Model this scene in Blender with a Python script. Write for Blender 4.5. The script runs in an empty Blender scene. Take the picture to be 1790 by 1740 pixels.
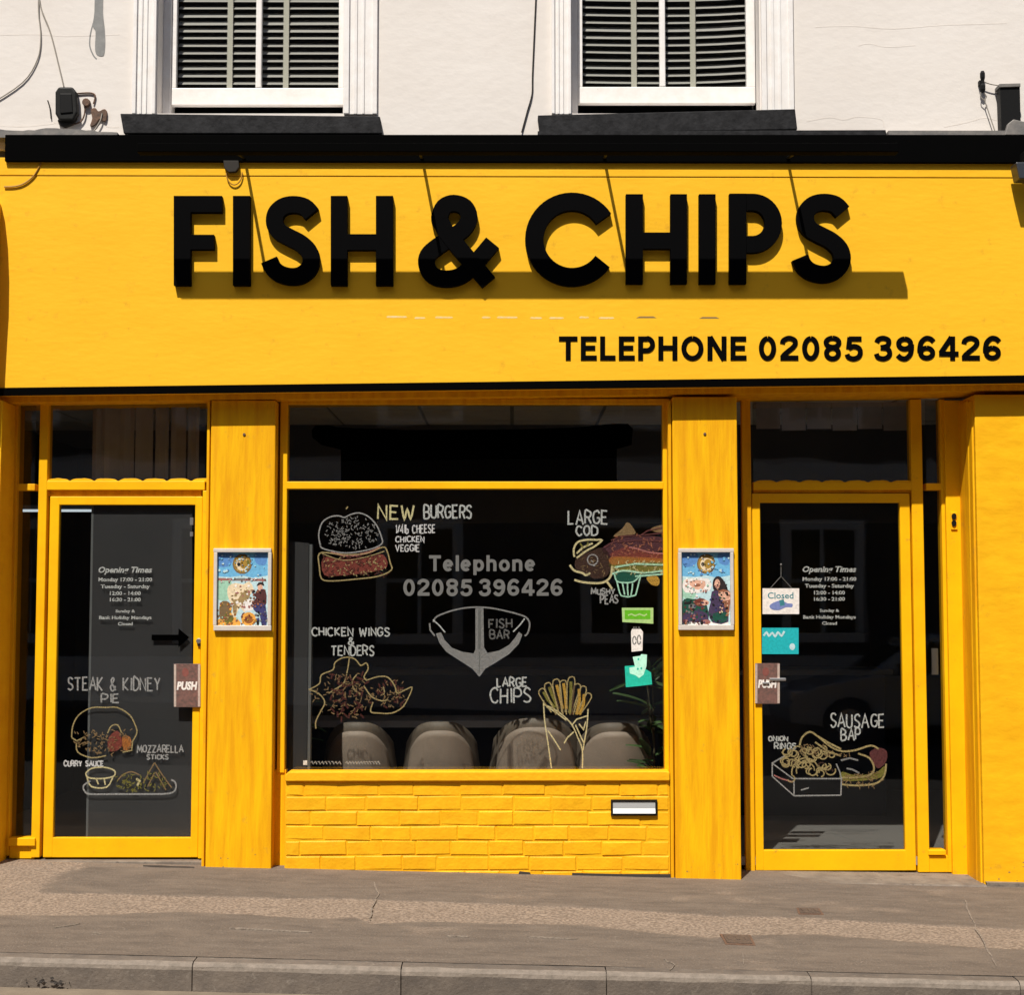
import bpy, math, random
from mathutils import Vector, Matrix, noise
random.seed(7)
S = bpy.context.scene
COL = S.collection
R = math.radians

# ------------------------------------------------------------------ camera, world, sun, exposure
F, PX, PY = 2683.0, 895.0, 870.0            # focal length and image centre in photo pixels
PITCH = R(3.84)
CAM = Vector((0.0, -9.09, 1.6))
cd = bpy.data.cameras.new('camera'); cam = bpy.data.objects.new('camera', cd); COL.objects.link(cam)
cam.location = CAM; cam.rotation_euler = (R(90)+PITCH, 0, 0)
cd.sensor_width = 36; cd.sensor_fit = 'HORIZONTAL'; cd.lens = 36*F/1790; cd.clip_start = .1; cd.clip_end = 600
S.camera = cam
SUN = Vector((.34, 1.0, -1.60)).normalized()
el = math.asin(-SUN.z); az = math.atan2(-SUN.x, -SUN.y)
w = bpy.data.worlds.new('World'); S.world = w; w.use_nodes = True
nt = w.node_tree; nt.nodes.clear()
sk = nt.nodes.new('ShaderNodeTexSky'); sk.sky_type = 'NISHITA'; sk.sun_disc = False
sk.sun_elevation = el; sk.sun_rotation = az; sk.dust_density = 1.5
bg = nt.nodes.new('ShaderNodeBackground'); bg.inputs[1].default_value = .075
ow = nt.nodes.new('ShaderNodeOutputWorld')
nt.links.new(sk.outputs[0], bg.inputs[0]); nt.links.new(bg.outputs[0], ow.inputs[0])
ld = bpy.data.lights.new('sun', 'SUN'); ld.energy = 4.6; ld.angle = R(.55); ld.color = (1, .94, .85)
lo = bpy.data.objects.new('sun', ld); COL.objects.link(lo)
lo.rotation_euler = SUN.to_track_quat('-Z', 'Y').to_euler(); lo.location = (-4, -12, 18)
V = S.view_settings; V.view_transform = 'Standard'; V.look = 'None'; V.exposure = .38; V.gamma = 1; V.use_curve_mapping = False
S.cycles.max_bounces = 8; S.cycles.transparent_max_bounces = 16

# ------------------------------------------------------------------ helpers: measuring
def W(px, py, y=0.0):
    """world x, z of a photo pixel on the upright plane at depth y"""
    u, v = (px-PX)/F, (PY-py)/F
    dy = math.cos(PITCH)-v*math.sin(PITCH); dz = math.sin(PITCH)+v*math.cos(PITCH)
    t = (y-CAM.y)/dy
    return (CAM.x+u*t, CAM.z+dz*t)
SLOPE, FALL = -.0235, .02
def gz(x, y): return SLOPE*x+FALL*min(y, 0)
def G(px, py, off=0.0):
    u, v = (px-PX)/F, (PY-py)/F
    dy = math.cos(PITCH)-v*math.sin(PITCH); dz = math.sin(PITCH)+v*math.cos(PITCH)
    # CAM.z+dz t = SLOPE(u t)+FALL(CAM.y+dy t)+off
    t = (CAM.z-FALL*CAM.y-off)/(SLOPE*u+FALL*dy-dz)
    return (u*t, CAM.y+dy*t)
def RC(x0, x1, y0, y1, y):
    """pixel rectangle -> upright world rectangle x0,x1,z0,z1"""
    xm, ym = (x0+x1)/2, (y0+y1)/2
    return W(x0, ym, y)[0], W(x1, ym, y)[0], W(xm, y1, y)[1], W(xm, y0, y)[1]
def PP(pts, y): return [W(a, b, y) for a, b in pts]
def arc(cx, cy, rx, ry, a0, a1, n=12):
    return [(cx+rx*math.cos(R(a0+(a1-a0)*i/n)), cy-ry*math.sin(R(a0+(a1-a0)*i/n))) for i in range(n+1)]
def smooth(p, k=4, closed=False):
    out = []; n = len(p)
    for i in range(n if closed else n-1):
        g = lambda j: p[j % n] if closed else p[max(0, min(n-1, j))]
        a, b, c, d = g(i-1), g(i), g(i+1), g(i+2)
        for s in range(k):
            t = s/k
            out.append(tuple(.5*((2*b[m])+(-a[m]+c[m])*t+(2*a[m]-5*b[m]+4*c[m]-d[m])*t*t+(-a[m]+3*b[m]-3*c[m]+d[m])*t**3) for m in range(len(b))))
    if not closed: out.append(tuple(p[-1]))
    return out

# ------------------------------------------------------------------ helpers: meshes and objects
class MB:
    def __init__(s): s.v = []; s.f = []; s.m = []; s.mi = 0
    def add(s, vs, fs):
        o = len(s.v); s.v += [tuple(q) for q in vs]
        for f in fs: s.f.append(tuple(o+i for i in f)); s.m.append(s.mi)
        return s
    def box(s, x0, x1, y0, y1, z0, z1):
        return s.add([(x0,y0,z0),(x1,y0,z0),(x1,y1,z0),(x0,y1,z0),(x0,y0,z1),(x1,y0,z1),(x1,y1,z1),(x0,y1,z1)],
                     [(0,3,2,1),(4,5,6,7),(0,1,5,4),(1,2,6,5),(2,3,7,6),(3,0,4,7)])
    def pbox(s, x0, x1, y0, y1, yf, yb):
        a, b, c, d = RC(x0, x1, y0, y1, yf); return s.box(a, b, yf, yb, c, d)
    def prism(s, pts, yf, yb):
        """xz outline, front at yf"""
        ar = sum(pts[i][0]*pts[(i+1) % len(pts)][1]-pts[(i+1) % len(pts)][0]*pts[i][1] for i in range(len(pts)))
        if ar < 0: pts = pts[::-1]
        n = len(pts)
        vs = [(a, yf, b) for a, b in pts]+[(a, yb, b) for a, b in pts]
        return s.add(vs, [tuple(range(n)), tuple(range(2*n-1, n-1, -1))]+[(i, n+i, n+(i+1) % n, (i+1) % n) for i in range(n)])
    def pprism(s, pts, yf, yb): return s.prism(PP(pts, yf), yf, yb)
    def ribbon(s, p, wd, yf, yb, closed=False, taper=None):
        q = [p[0]]
        for a in p[1:]:
            if math.hypot(a[0]-q[-1][0], a[1]-q[-1][1]) > 1e-5: q.append(a)
        p = q; n = len(p)
        if n < 2: return s
        L = []; Rr = []
        for i in range(n):
            a = p[i-1] if i else (p[-1] if closed else None); b = p[i]; c = p[(i+1) % n] if (i < n-1 or closed) else None
            d1 = Vector((b[0]-a[0], b[1]-a[1])).normalized() if a else None
            d2 = Vector((c[0]-b[0], c[1]-b[1])).normalized() if c else None
            if d1 is None: d1 = d2
            if d2 is None: d2 = d1
            t = d1+d2
            t = d1 if t.length < .2 else t.normalized()
            nn = Vector((-t.y, t.x)); k = max(.45, nn.dot(Vector((-d1.y, d1.x))))
            h = wd/2/k*(1 if taper is None else taper(i/(n-1)))
            L.append((b[0]+nn.x*h, b[1]+nn.y*h)); Rr.append((b[0]-nn.x*h, b[1]-nn.y*h))
        vs = [(a, yf, b) for a, b in L]+[(a, yf, b) for a, b in Rr]+[(a, yb, b) for a, b in L]+[(a, yb, b) for a, b in Rr]
        fs = []
        for i in range(n if closed else n-1):
            j = (i+1) % n
            fs += [(i, n+i, n+j, j), (2*n+i, 2*n+j, 3*n+j, 3*n+i), (i, j, 2*n+j, 2*n+i), (n+i, 3*n+i, 3*n+j, n+j)]
        if not closed: fs += [(0, 2*n, 3*n, n), (n-1, 2*n-1, 4*n-1, 3*n-1)]
        return s.add(vs, fs)
    def pribbon(s, pts, wpx, yf, yb, closed=False, taper=None):
        return s.ribbon(PP(pts, yf), wpx/294.5, yf, yb, closed, taper)
    def tube(s, p, r, n=6):
        p = [Vector(q) for q in p]; vs = []; up = Vector((.13, .2, .97))
        for i, q in enumerate(p):
            t = (p[min(i+1, len(p)-1)]-p[max(i-1, 0)]).normalized()
            a = t.cross(up)
            if a.length < .1: a = t.cross(Vector((1, 0, 0)))
            a.normalize(); b = t.cross(a)
            rr = r(i/(len(p)-1)) if callable(r) else r
            vs += [q+(a*math.cos(2*math.pi*k/n)+b*math.sin(2*math.pi*k/n))*rr for k in range(n)]
        fs = [(i*n+k, i*n+(k+1) % n, (i+1)*n+(k+1) % n, (i+1)*n+k) for i in range(len(p)-1) for k in range(n)]
        fs += [tuple(range(n-1, -1, -1)), tuple((len(p)-1)*n+k for k in range(n))]
        return s.add(vs, fs)
    def lathe(s, c, prof, n=16):
        vs = []
        for r, z in prof: vs += [(c[0]+r*math.cos(2*math.pi*k/n), c[1]+r*math.sin(2*math.pi*k/n), c[2]+z) for k in range(n)]
        m = len(prof)
        fs = [(i*n+k, i*n+(k+1) % n, (i+1)*n+(k+1) % n, (i+1)*n+k) for i in range(m-1) for k in range(n)]
        fs += [tuple(range(n-1, -1, -1)), tuple((m-1)*n+k for k in range(n))]
        return s.add(vs, fs)
    def flat(s, pts, off, thick=.0):
        """ground polygon from xy points, laid on the sloping pavement"""
        ar = sum(pts[i][0]*pts[(i+1) % len(pts)][1]-pts[(i+1) % len(pts)][0]*pts[i][1] for i in range(len(pts)))
        if ar < 0: pts = pts[::-1]
        n = len(pts)
        vs = [(a, b, gz(a, b)+off) for a, b in pts]+[(a, b, gz(a, b)+off-thick) for a, b in pts]
        fs = [tuple(range(n))]
        if thick: fs += [(i, n+i, n+(i+1) % n, (i+1) % n) for i in range(n)]
        else: vs = vs[:n]
        return s.add(vs, fs)
    def build(s, name, mats, parent=None, bevel=0, smoothed=False, origin=None, seg=2, **tags):
        if not isinstance(mats, (list, tuple)): mats = [mats]
        if parent is not None: o0 = Vector(parent['o0'])
        elif origin is not None: o0 = Vector(origin)
        else:
            xs = [v[0] for v in s.v]; ys = [v[1] for v in s.v]; zs = [v[2] for v in s.v]
            o0 = Vector(((min(xs)+max(xs))/2, (min(ys)+max(ys))/2, min(zs)))
        me = bpy.data.meshes.new(name)
        me.from_pydata([tuple(Vector(v)-o0) for v in s.v], [], s.f)
        for m in mats: me.materials.append(m)
        for i, p in enumerate(me.polygons):
            p.material_index = s.m[i]; p.use_smooth = smoothed
        me.update()
        o = bpy.data.objects.new(name, me); COL.objects.link(o)
        o['o0'] = tuple(o0)
        if parent is not None: o.parent = parent
        else: o.location = o0
        if bevel:
            b = o.modifiers.new('bevel', 'BEVEL'); b.width = bevel; b.segments = seg; b.limit_method = 'ANGLE'; b.angle_limit = R(40)
        for k, v in tags.items(): o[k] = v
        return o
def thing(name, label, cat, loc, group=None):
    o = bpy.data.objects.new(name, None); COL.objects.link(o); o.location = loc; o['o0'] = tuple(loc)
    o.empty_display_size = .1; o['label'] = label; o['category'] = cat
    if group: o['group'] = group
    return o
def copy_tree(o, parent=None):
    c = o.copy(); COL.objects.link(c)
    if parent is not None: c.parent = parent
    for ch in list(o.children): copy_tree(ch, c)
    return c

def text_mb(mb, body, x0, x1, y0, y1, yf, yb, bold=0.0, shear=0.0, res=3):
    """built-in font text fitted to a pixel box, as raised lettering"""
    c = bpy.data.curves.new('t', 'FONT'); c.body = body; c.offset = bold; c.shear = shear; c.resolution_u = res
    c.extrude = .5; c.fill_mode = 'BOTH'
    o = bpy.data.objects.new('t', c); COL.objects.link(o)
    dg = bpy.context.evaluated_depsgraph_get(); me = bpy.data.meshes.new_from_object(o.evaluated_get(dg))
    xs = [v.co.x for v in me.vertices]; ys = [v.co.y for v in me.vertices]
    ax, bx, ay, by = min(xs), max(xs), min(ys), max(ys)
    a, b, lo_, hi = RC(x0, x1, y0, y1, yf)
    mb.add([(a+(v.co.x-ax)/(bx-ax)*(b-a), yf if v.co.z > 0 else yb, lo_+(v.co.y-ay)/(by-ay)*(hi-lo_)) for v in me.vertices],
           [tuple(p.vertices) for p in me.polygons])
    bpy.data.objects.remove(o); bpy.data.curves.remove(c); bpy.data.meshes.remove(me)
    return mb

GL = {
'A': "0,0 .38,1 .76,0|.14,.36 .62,.36", 'B': "0,0 0,1 .4,1 .58,.85 .52,.62 .36,.53 .02,.53|.36,.53 .62,.4 .64,.16 .45,0 0,0",
'C': ".66,.82 .5,.97 .3,1 .1,.85 0,.5 .1,.15 .3,0 .5,.03 .66,.18", 'D': "0,0 0,1 .3,1 .58,.82 .66,.5 .58,.18 .3,0 0,0",
'E': ".55,1 0,1 0,0 .58,0|0,.52 .45,.52", 'F': ".55,1 0,1 0,0|0,.52 .42,.52",
'G': ".66,.82 .5,.97 .3,1 .1,.85 0,.5 .1,.15 .3,0 .52,.05 .66,.2 .66,.45 .4,.45", 'H': "0,0 0,1|.6,0 .6,1|0,.5 .6,.5",
'I': ".1,0 .1,1", 'K': "0,0 0,1|.58,1 .02,.45 .6,0", 'L': "0,1 0,0 .5,0", 'M': "0,0 .08,1 .42,.3 .76,1 .84,0", 'N': "0,0 0,1 .6,0 .6,1",
'O': ".33,1 .1,.85 0,.5 .1,.15 .33,0 .56,.15 .66,.5 .56,.85 .33,1", 'P': "0,0 0,1 .38,1 .58,.86 .58,.64 .38,.48 .02,.48",
'R': "0,0 0,1 .38,1 .58,.86 .56,.64 .36,.5 .02,.5|.3,.5 .6,0", 'S': ".56,.86 .4,1 .16,.98 .03,.8 .12,.6 .4,.46 .56,.28 .46,.05 .2,0 0,.14",
'T': "0,1 .7,1|.35,1 .35,0", 'U': "0,1 0,.25 .14,.02 .42,.02 .58,.25 .58,1", 'V': "0,1 .34,0 .68,1", 'W': "0,1 .2,0 .42,.7 .64,0 .86,1",
'X': "0,0 .6,1|0,1 .6,0", 'Y': "0,1 .3,.5 .6,1|.3,.5 .3,0", 'Z': "0,1 .6,1 0,0 .62,0", 'Q': ".33,1 .1,.85 0,.5 .1,.15 .33,0 .56,.15 .66,.5 .56,.85 .33,1|.4,.25 .7,-.05",
'&': ".62,0 .12,.72 .2,.95 .36,.95 .42,.75 .05,.35 .05,.1 .25,0 .45,.1 .62,.4", ' ': "", '1': "0,.8 .15,1 .15,0", '4': ".45,0 .45,1 0,.3 .6,.3",
'/': "0,0 .4,1", 'b': "0,1 0,0 .4,0 .48,.25 .36,.45 0,.4", 'l': ".05,1 .05,0", '.': ".05,0 .05,.08", '-': "0,.5 .3,.5"}
def _arc(cx, cy, rx, ry, a0, a1, n=20): return [(cx+rx*math.cos(R(a0+(a1-a0)*i/n)), cy+ry*math.sin(R(a0+(a1-a0)*i/n))) for i in range(n+1)]
_s = lambda *p: smooth(list(p), 5)
GW = .205; _b = GW/2
GR = {
'T': (.60, [[(0, 1-_b), (.60, 1-_b)], [(.30, 1-_b), (.30, 0)]]),
'E': (.54, [[(_b, 0), (_b, 1)], [(_b, 1-_b), (.53, 1-_b)], [(_b, .515), (.49, .515)], [(_b, _b), (.54, _b)]]),
'L': (.52, [[(_b, 0), (_b, 1)], [(_b, _b), (.52, _b)]]),
'P': (.57, [[(_b, 0), (_b, 1)], [(_b, 1-_b), (.30, 1-_b)]+_arc(.30, .665, .19, .2525, 80, -80, 16)+[(.30, .4125), (_b, .4125)]]),
'H': (.66, [[(_b, 0), (_b, 1)], [(.66-_b, 0), (.66-_b, 1)], [(_b, .52), (.66-_b, .52)]]),
'O': (.76, [_arc(.38, .5, .38-_b, .515-_b, 90, 449, 36)]),
'N': (.66, [[(_b, 0), (_b, 1)], [(.66-_b, 0), (.66-_b, 1)], [(_b, .985), (.66-_b, .015)]]),
'0': (.58, [_arc(.29, .5, .29-_b, .515-_b, 90, 449, 32)]),
'1': (.4, [[(.24, 0), (.24, 1)], [(.04, .78), (.24, .92)]]),
'2': (.56, [_s((.075, .69), (.115, .84), (.275, .93), (.435, .85), (.47, .71), (.40, .55), (.25, .38), (.12, .22), (.085, .13)), [(.015, _b), (.56, _b)]]),
'3': (.56, [_s((.08, .75), (.14, .88), (.275, .93), (.42, .86), (.445, .73), (.38, .59), (.20, .535)), _s((.20, .53), (.40, .49), (.475, .31), (.42, .145), (.275, .07), (.12, .13), (.07, .28))]),
'4': (.60, [[(.385, .97), (.065, .32)], [(.01, .27), (.60, .27)], [(.42, 0), (.42, 1)]]),
'5': (.56, [[(.51, 1-_b), (.13, 1-_b)], [(.155, .96), (.115, .47)], _s((.115, .50), (.265, .585), (.42, .52), (.475, .34), (.42, .15), (.265, .07), (.12, .13), (.07, .26))]),
'6': (.57, [_arc(.29, .31, .285-_b, .31-_b, 90, 449, 28), _s((.0825, .33), (.085, .52), (.13, .76), (.26, .92), (.40, .90), (.50, .78))]),
'9': (.57, [_arc(.28, .69, .285-_b, .31-_b, 90, 449, 28), _s((.4875, .67), (.485, .48), (.44, .24), (.31, .08), (.17, .10), (.07, .22))]),
'8': (.57, [_arc(.285, .74, .195, .19, 90, 449, 28), _arc(.285, .295, .285-_b, .225, 90, 449, 28)]),
'e': (.56, [[(_b, .37), (.47, .37)], _arc(.28, .365, .28-_b, .375-_b, 0, 318, 26)]),
'l': (.165, [[(_b, 0), (_b, 1)]]),
'p': (.58, [[(_b, -.24), (_b, .73)], _arc(.30, .365, .28-_b, .375-_b, 90, 449, 26)]),
'h': (.55, [[(_b, 0), (_b, 1)], _s((_b, .42), (.12, .58), (.26, .655), (.41, .60), (.55-_b, .44), (.55-_b, .30), (.55-_b, 0))]),
'n': (.55, [[(_b, 0), (_b, .73)], _s((_b, .42), (.12, .58), (.26, .655), (.41, .60), (.55-_b, .44), (.55-_b, .30), (.55-_b, 0))]),
'o': (.59, [_arc(.295, .365, .295-_b, .375-_b, 90, 449, 30)]),
}
def grot(mb, body, x0, x1, y0, y1, yf, yb, gap=.085):
    """heavy grotesque lettering, cap height fitted to the pixel box"""
    tot = sum(GR[c][0] for c in body)+gap*(len(body)-1); cur = 0; h = y1-y0; k = 0
    for c in body:
        for p in GR[c][1]:
            k = (k+1) % 5
            mb.pribbon([(x0+(cur+a)/tot*(x1-x0), y1-b*h) for a, b in p], GW*h, yf-k*.00014, yb)
        cur += GR[c][0]+gap
    return mb
_k = [0]
def hand(mb, body, x0, x1, y0, y1, yf, wpx=3.2, jit=.03, slant=0.0):
    """handwritten capitals as painted strokes inside a pixel box"""
    cur = 0; strokes = []
    for ch in body:
        st = []
        for part in GL[ch].split('|'):
            if part: st.append([tuple(map(float, q.split(','))) for q in part.split()])
        wd = max([q[0] for p in st for q in p] or [.45])
        jx, jy = random.uniform(-jit, jit), random.uniform(-jit, jit)
        for p in st:
            p = [(cur+a+jx+random.uniform(-jit, jit)*.5, b+jy+random.uniform(-jit, jit)) for a, b in p]
            strokes.append([(a+slant*b, b) for a, b in (smooth(p, 3) if len(p) > 4 else p)])
        cur += wd+.24
    tot = cur-.24
    for p in strokes:
        _k[0] = (_k[0]+1) % 9
        mb.pribbon([(x0+a/tot*(x1-x0), y1-b*(y1-y0)) for a, b in p], wpx, yf-.0012-_k[0]*.00012, yf-.0003)
    return mb

# ------------------------------------------------------------------ materials
def mat(name, col, rough=.6, col2=None, cs=6.0, bump=0.0, bs=60.0, stretch=None, metal=0, emit=0, spec=.5, dirt=None, detail=4, rand=0.0, coat=0, bdist=.004, lo=.35, hi=.68):
    m = bpy.data.materials.new(name); m.use_nodes = True; n = m.node_tree.nodes; l = m.node_tree.links
    b = n['Principled BSDF']; b.inputs['Roughness'].default_value = rough; b.inputs['Metallic'].default_value = metal
    b.inputs['Specular IOR Level'].default_value = spec
    b.inputs['Base Color'].default_value = (*col, 1)
    if coat: b.inputs['Coat Weight'].default_value = coat
    if emit: b.inputs['Emission Color'].default_value = (*col, 1); b.inputs['Emission Strength'].default_value = emit
    geo = n.new('ShaderNodeNewGeometry'); mp = n.new('ShaderNodeMapping')
    l.new(geo.outputs['Position'], mp.inputs[0])
    if stretch: mp.inputs['Scale'].default_value = stretch
    cur = None
    if col2:
        t = n.new('ShaderNodeTexNoise'); t.inputs['Scale'].default_value = cs; t.inputs['Detail'].default_value = 6; t.inputs['Roughness'].default_value = .62
        l.new(mp.outputs[0], t.inputs[0])
        r = n.new('ShaderNodeMapRange'); r.inputs[1].default_value = lo; r.inputs[2].default_value = hi; l.new(t.outputs[0], r.inputs[0])
        x = n.new('ShaderNodeMix'); x.data_type = 'RGBA'; x.inputs[6].default_value = (*col, 1); x.inputs[7].default_value = (*col2, 1)
        l.new(r.outputs[0], x.inputs[0]); cur = x.outputs[2]
    if dirt:
        dc, ds, dlo, dhi = dirt
        t = n.new('ShaderNodeTexNoise'); t.inputs['Scale'].default_value = ds; t.inputs['Detail'].default_value = 8; t.inputs['Roughness'].default_value = .7
        l.new(geo.outputs['Position'], t.inputs[0])
        r = n.new('ShaderNodeMapRange'); r.inputs[1].default_value = dlo; r.inputs[2].default_value = dhi; l.new(t.outputs[0], r.inputs[0])
        x = n.new('ShaderNodeMix'); x.data_type = 'RGBA'; x.inputs[7].default_value = (*dc, 1)
        if cur: l.new(cur, x.inputs[6])
        else: x.inputs[6].default_value = (*col, 1)
        l.new(r.outputs[0], x.inputs[0]); cur = x.outputs[2]
    if rand:
        oi = n.new('ShaderNodeObjectInfo'); h = n.new('ShaderNodeHueSaturation')
        r = n.new('ShaderNodeMapRange'); r.inputs[3].default_value = 1-rand; r.inputs[4].default_value = 1+rand
        l.new(oi.outputs['Random'], r.inputs[0]); l.new(r.outputs[0], h.inputs['Value'])
        if cur: l.new(cur, h.inputs['Color'])
        else: h.inputs['Color'].default_value = (*col, 1)
        cur = h.outputs[0]
    if cur: l.new(cur, b.inputs['Base Color'])
    if bump:
        t = n.new('ShaderNodeTexNoise'); t.inputs['Scale'].default_value = bs; t.inputs['Detail'].default_value = detail
        l.new(mp.outputs[0], t.inputs[0])
        bp = n.new('ShaderNodeBump'); bp.inputs['Strength'].default_value = bump; bp.inputs['Distance'].default_value = bdist
        l.new(t.outputs[0], bp.inputs['Height']); l.new(bp.outputs[0], b.inputs['Normal'])
    return m
def flatm(name, c, rough=.7): return mat(name, c, rough, tuple(x*.72 for x in c), 70, spec=.3, lo=.4, hi=.75)
def glass(name, tint, boost=1.0):
    m = bpy.data.materials.new(name); m.use_nodes = True; n = m.node_tree.nodes; l = m.node_tree.links; n.clear()
    t = n.new('ShaderNodeBsdfTransparent'); t.inputs[0].default_value = (*tint, 1)
    g = n.new('ShaderNodeBsdfGlossy'); g.inputs['Roughness'].default_value = .012
    nz = n.new('ShaderNodeTexNoise'); nz.inputs['Scale'].default_value = 1.6
    bp = n.new('ShaderNodeBump'); bp.inputs['Strength'].default_value = .05; bp.inputs['Distance'].default_value = .02
    l.new(nz.outputs[0], bp.inputs['Height']); l.new(bp.outputs[0], g.inputs['Normal'])
    fr = n.new('ShaderNodeFresnel'); ge = n.new('ShaderNodeNewGeometry'); mr = n.new('ShaderNodeMapRange')
    mr.inputs[3].default_value = 1.5; mr.inputs[4].default_value = 1/1.5           # same reflectance from either face of the sheet
    l.new(ge.outputs['Backfacing'], mr.inputs[0]); l.new(mr.outputs[0], fr.inputs[0])
    mu = n.new('ShaderNodeMath'); mu.operation = 'MULTIPLY'; mu.inputs[1].default_value = boost; l.new(fr.outputs[0], mu.inputs[0])
    x = n.new('ShaderNodeMixShader'); l.new(mu.outputs[0], x.inputs[0]); l.new(t.outputs[0], x.inputs[1]); l.new(g.outputs[0], x.inputs[2])
    o = n.new('ShaderNodeOutputMaterial'); l.new(x.outputs[0], o.inputs[0]); return m

M = {}
M['fascia'] = mat('yellow_fascia_paint', (.90, .50, .020), .6, (.88, .465, .016), 1.4, .35, 12, (1, 1, 3.0), spec=.15, dirt=((.66, .33, .02), 13, .60, .78))
M['timber'] = mat('yellow_timber_paint', (.88, .475, .004), .55, (.74, .335, .004), 6, .6, 30, spec=.15, stretch=(3.2, 3.2, .28), dirt=((.52, .27, .035), 11, .60, .76), lo=.38, hi=.62)
M['door'] = mat('yellow_door_paint', (.90, .49, .002), .5, (.84, .42, .002), 4, .25, 24, spec=.2, dirt=((.48, .25, .03), 16, .62, .76))
M['brick'] = mat('yellow_brick_paint', (.88, .455, .008), .55, (.82, .39, .006), 14, .5, 55, spec=.22, dirt=((.42, .22, .04), 12, .66, .82), rand=.06)
M['wallyellow'] = mat('yellow_render_paint', (.88, .475, .008), .6, (.80, .385, .006), 3.2, .45, 6, (1, 1, 2.0), spec=.15, dirt=((.56, .28, .02), 8, .60, .80), bdist=.012)
M['white'] = mat('white_masonry_paint', (.745, .70, .655), .8, (.70, .65, .60), 1.3, .4, 13, (1, 1, 1.5), dirt=((.60, .55, .50), 4.5, .60, .84), spec=.2, bdist=.005)
M['whitewood'] = mat('white_gloss_paint', (.82, .80, .78), .4, (.76, .72, .68), 12, .25, 40, dirt=((.42, .38, .34), 22, .68, .80))
M['scuffdark'] = mat('dark_remnant', (.25, .16, .05), .7)
M['black'] = mat('black_matt_paint', (.0012, .0012, .0012), .8, spec=.02)
M['blackletter'] = mat('black_letter_face', (.0015, .0015, .0018), .7, spec=.03)
M['blacksill'] = mat('black_painted_stone', (.010, .010, .011), .7, (.026, .026, .028), 20, spec=.15, bump=.6, bs=50, dirt=((.30, .28, .26), 24, .72, .80))
M['blackmetal'] = mat('black_metal', (.008, .008, .008), .5, spec=.15)
M['lead'] = mat('grey_lead_flashing', (.13, .125, .12), .6, (.22, .20, .18), 14, .4, 40)
M['steel'] = mat('brushed_steel', (.62, .62, .62), .32, metal=.9)
M['glass'] = glass('shop_glass', (.80, .815, .82), 1.0)
M['sashglass'] = glass('sash_glass', (.95, .96, .96), .8)
M['blackfilm'] = mat('black_vinyl_film', (.0005, .0005, .0005), .8, spec=.0)
M['slat'] = mat('blind_slat_grey', (.33, .315, .285), .55, spec=.3)
M['tape'] = mat('blind_tape_cream', (.52, .49, .40), .8)
M['tarmaclight'] = mat('old_pinkish_tarmac', (.285, .208, .150), .9, (.150, .108, .080), 55, 1.0, 95, dirt=((.26, .20, .155), 2.2, .5, .8), detail=2, lo=.42, hi=.62)
M['tarmac'] = mat('patched_grey_tarmac', (.118, .092, .074), .9, (.160, .126, .098), 2.8, .9, 150, stretch=(.55, 1.5, 1), dirt=((.080, .063, .052), 85, .5, .66), detail=3)
def paving():
    m = bpy.data.materials.new('patched_paving'); m.use_nodes = True; n = m.node_tree.nodes; l = m.node_tree.links; b = n['Principled BSDF']
    b.inputs['Roughness'].default_value = .92; b.inputs['Specular IOR Level'].default_value = .25
    ge = n.new('ShaderNodeNewGeometry'); a = n.new('ShaderNodeAttribute'); a.attribute_name = 'worn'
    def nz(sc, det=3, ro=.6, st=None):
        t = n.new('ShaderNodeTexNoise'); t.inputs['Scale'].default_value = sc; t.inputs['Detail'].default_value = det; t.inputs['Roughness'].default_value = ro
        if st:
            mp = n.new('ShaderNodeMapping'); mp.inputs['Scale'].default_value = st; l.new(ge.outputs['Position'], mp.inputs[0]); l.new(mp.outputs[0], t.inputs[0])
        else: l.new(ge.outputs['Position'], t.inputs[0])
        return t.outputs[0]
    def mr(x, lo, hi, o0=0, o1=1):
        r = n.new('ShaderNodeMapRange'); r.inputs[1].default_value = lo; r.inputs[2].default_value = hi; r.inputs[3].default_value = o0; r.inputs[4].default_value = o1; l.new(x, r.inputs[0]); return r.outputs[0]
    def mx(f, c0, c1):
        x = n.new('ShaderNodeMix'); x.data_type = 'RGBA'; l.new(f, x.inputs[0])
        for i, c in ((6, c0), (7, c1)):
            if isinstance(c, tuple): x.inputs[i].default_value = (*c, 1)
            else: l.new(c, x.inputs[i])
        return x.outputs[2]
    stones = mr(nz(62, 2), .38, .62)
    old = mx(stones, (.150, .114, .087), (.305, .238, .182)); old = mx(mr(nz(5, 4), .45, .75, 0, .5), old, (.17, .135, .105))
    new = mx(mr(nz(9, 5, .65, (.5, 1.6, 1)), .3, .7), (.110, .088, .071), (.170, .137, .109)); new = mx(mr(nz(120, 3, .7), .50, .70, 0, .65), new, (.065, .053, .045)); new = mx(mr(nz(90, 2, .6), .62, .74, 0, .8), new, (.27, .225, .18))
    new = mx(mr(nz(2.2, 5, .7, (1, 2.2, 1)), .52, .70, 0, .55), new, (.185, .145, .112))
    l.new(mx(a.outputs['Fac'], old, new), b.inputs['Base Color'])
    bp = n.new('ShaderNodeBump'); bp.inputs['Strength'].default_value = .9; bp.inputs['Distance'].default_value = .005
    ad = n.new('ShaderNodeMath'); l.new(nz(95, 3), ad.inputs[0]); l.new(nz(28, 3), ad.inputs[1]); l.new(ad.outputs[0], bp.inputs['Height']); l.new(bp.outputs[0], b.inputs['Normal'])
    return m
M['paving'] = paving()
M['kerb'] = mat('concrete_kerb', (.15, .122, .098), .85, (.10, .082, .068), 9, .8, 75, dirt=((.20, .17, .14), 26, .56, .7), rand=.08)
M['kerbedge'] = mat('pale_kerb_edge', (.23, .19, .155), .85, (.15, .125, .10), 26, .8, 75)
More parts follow.
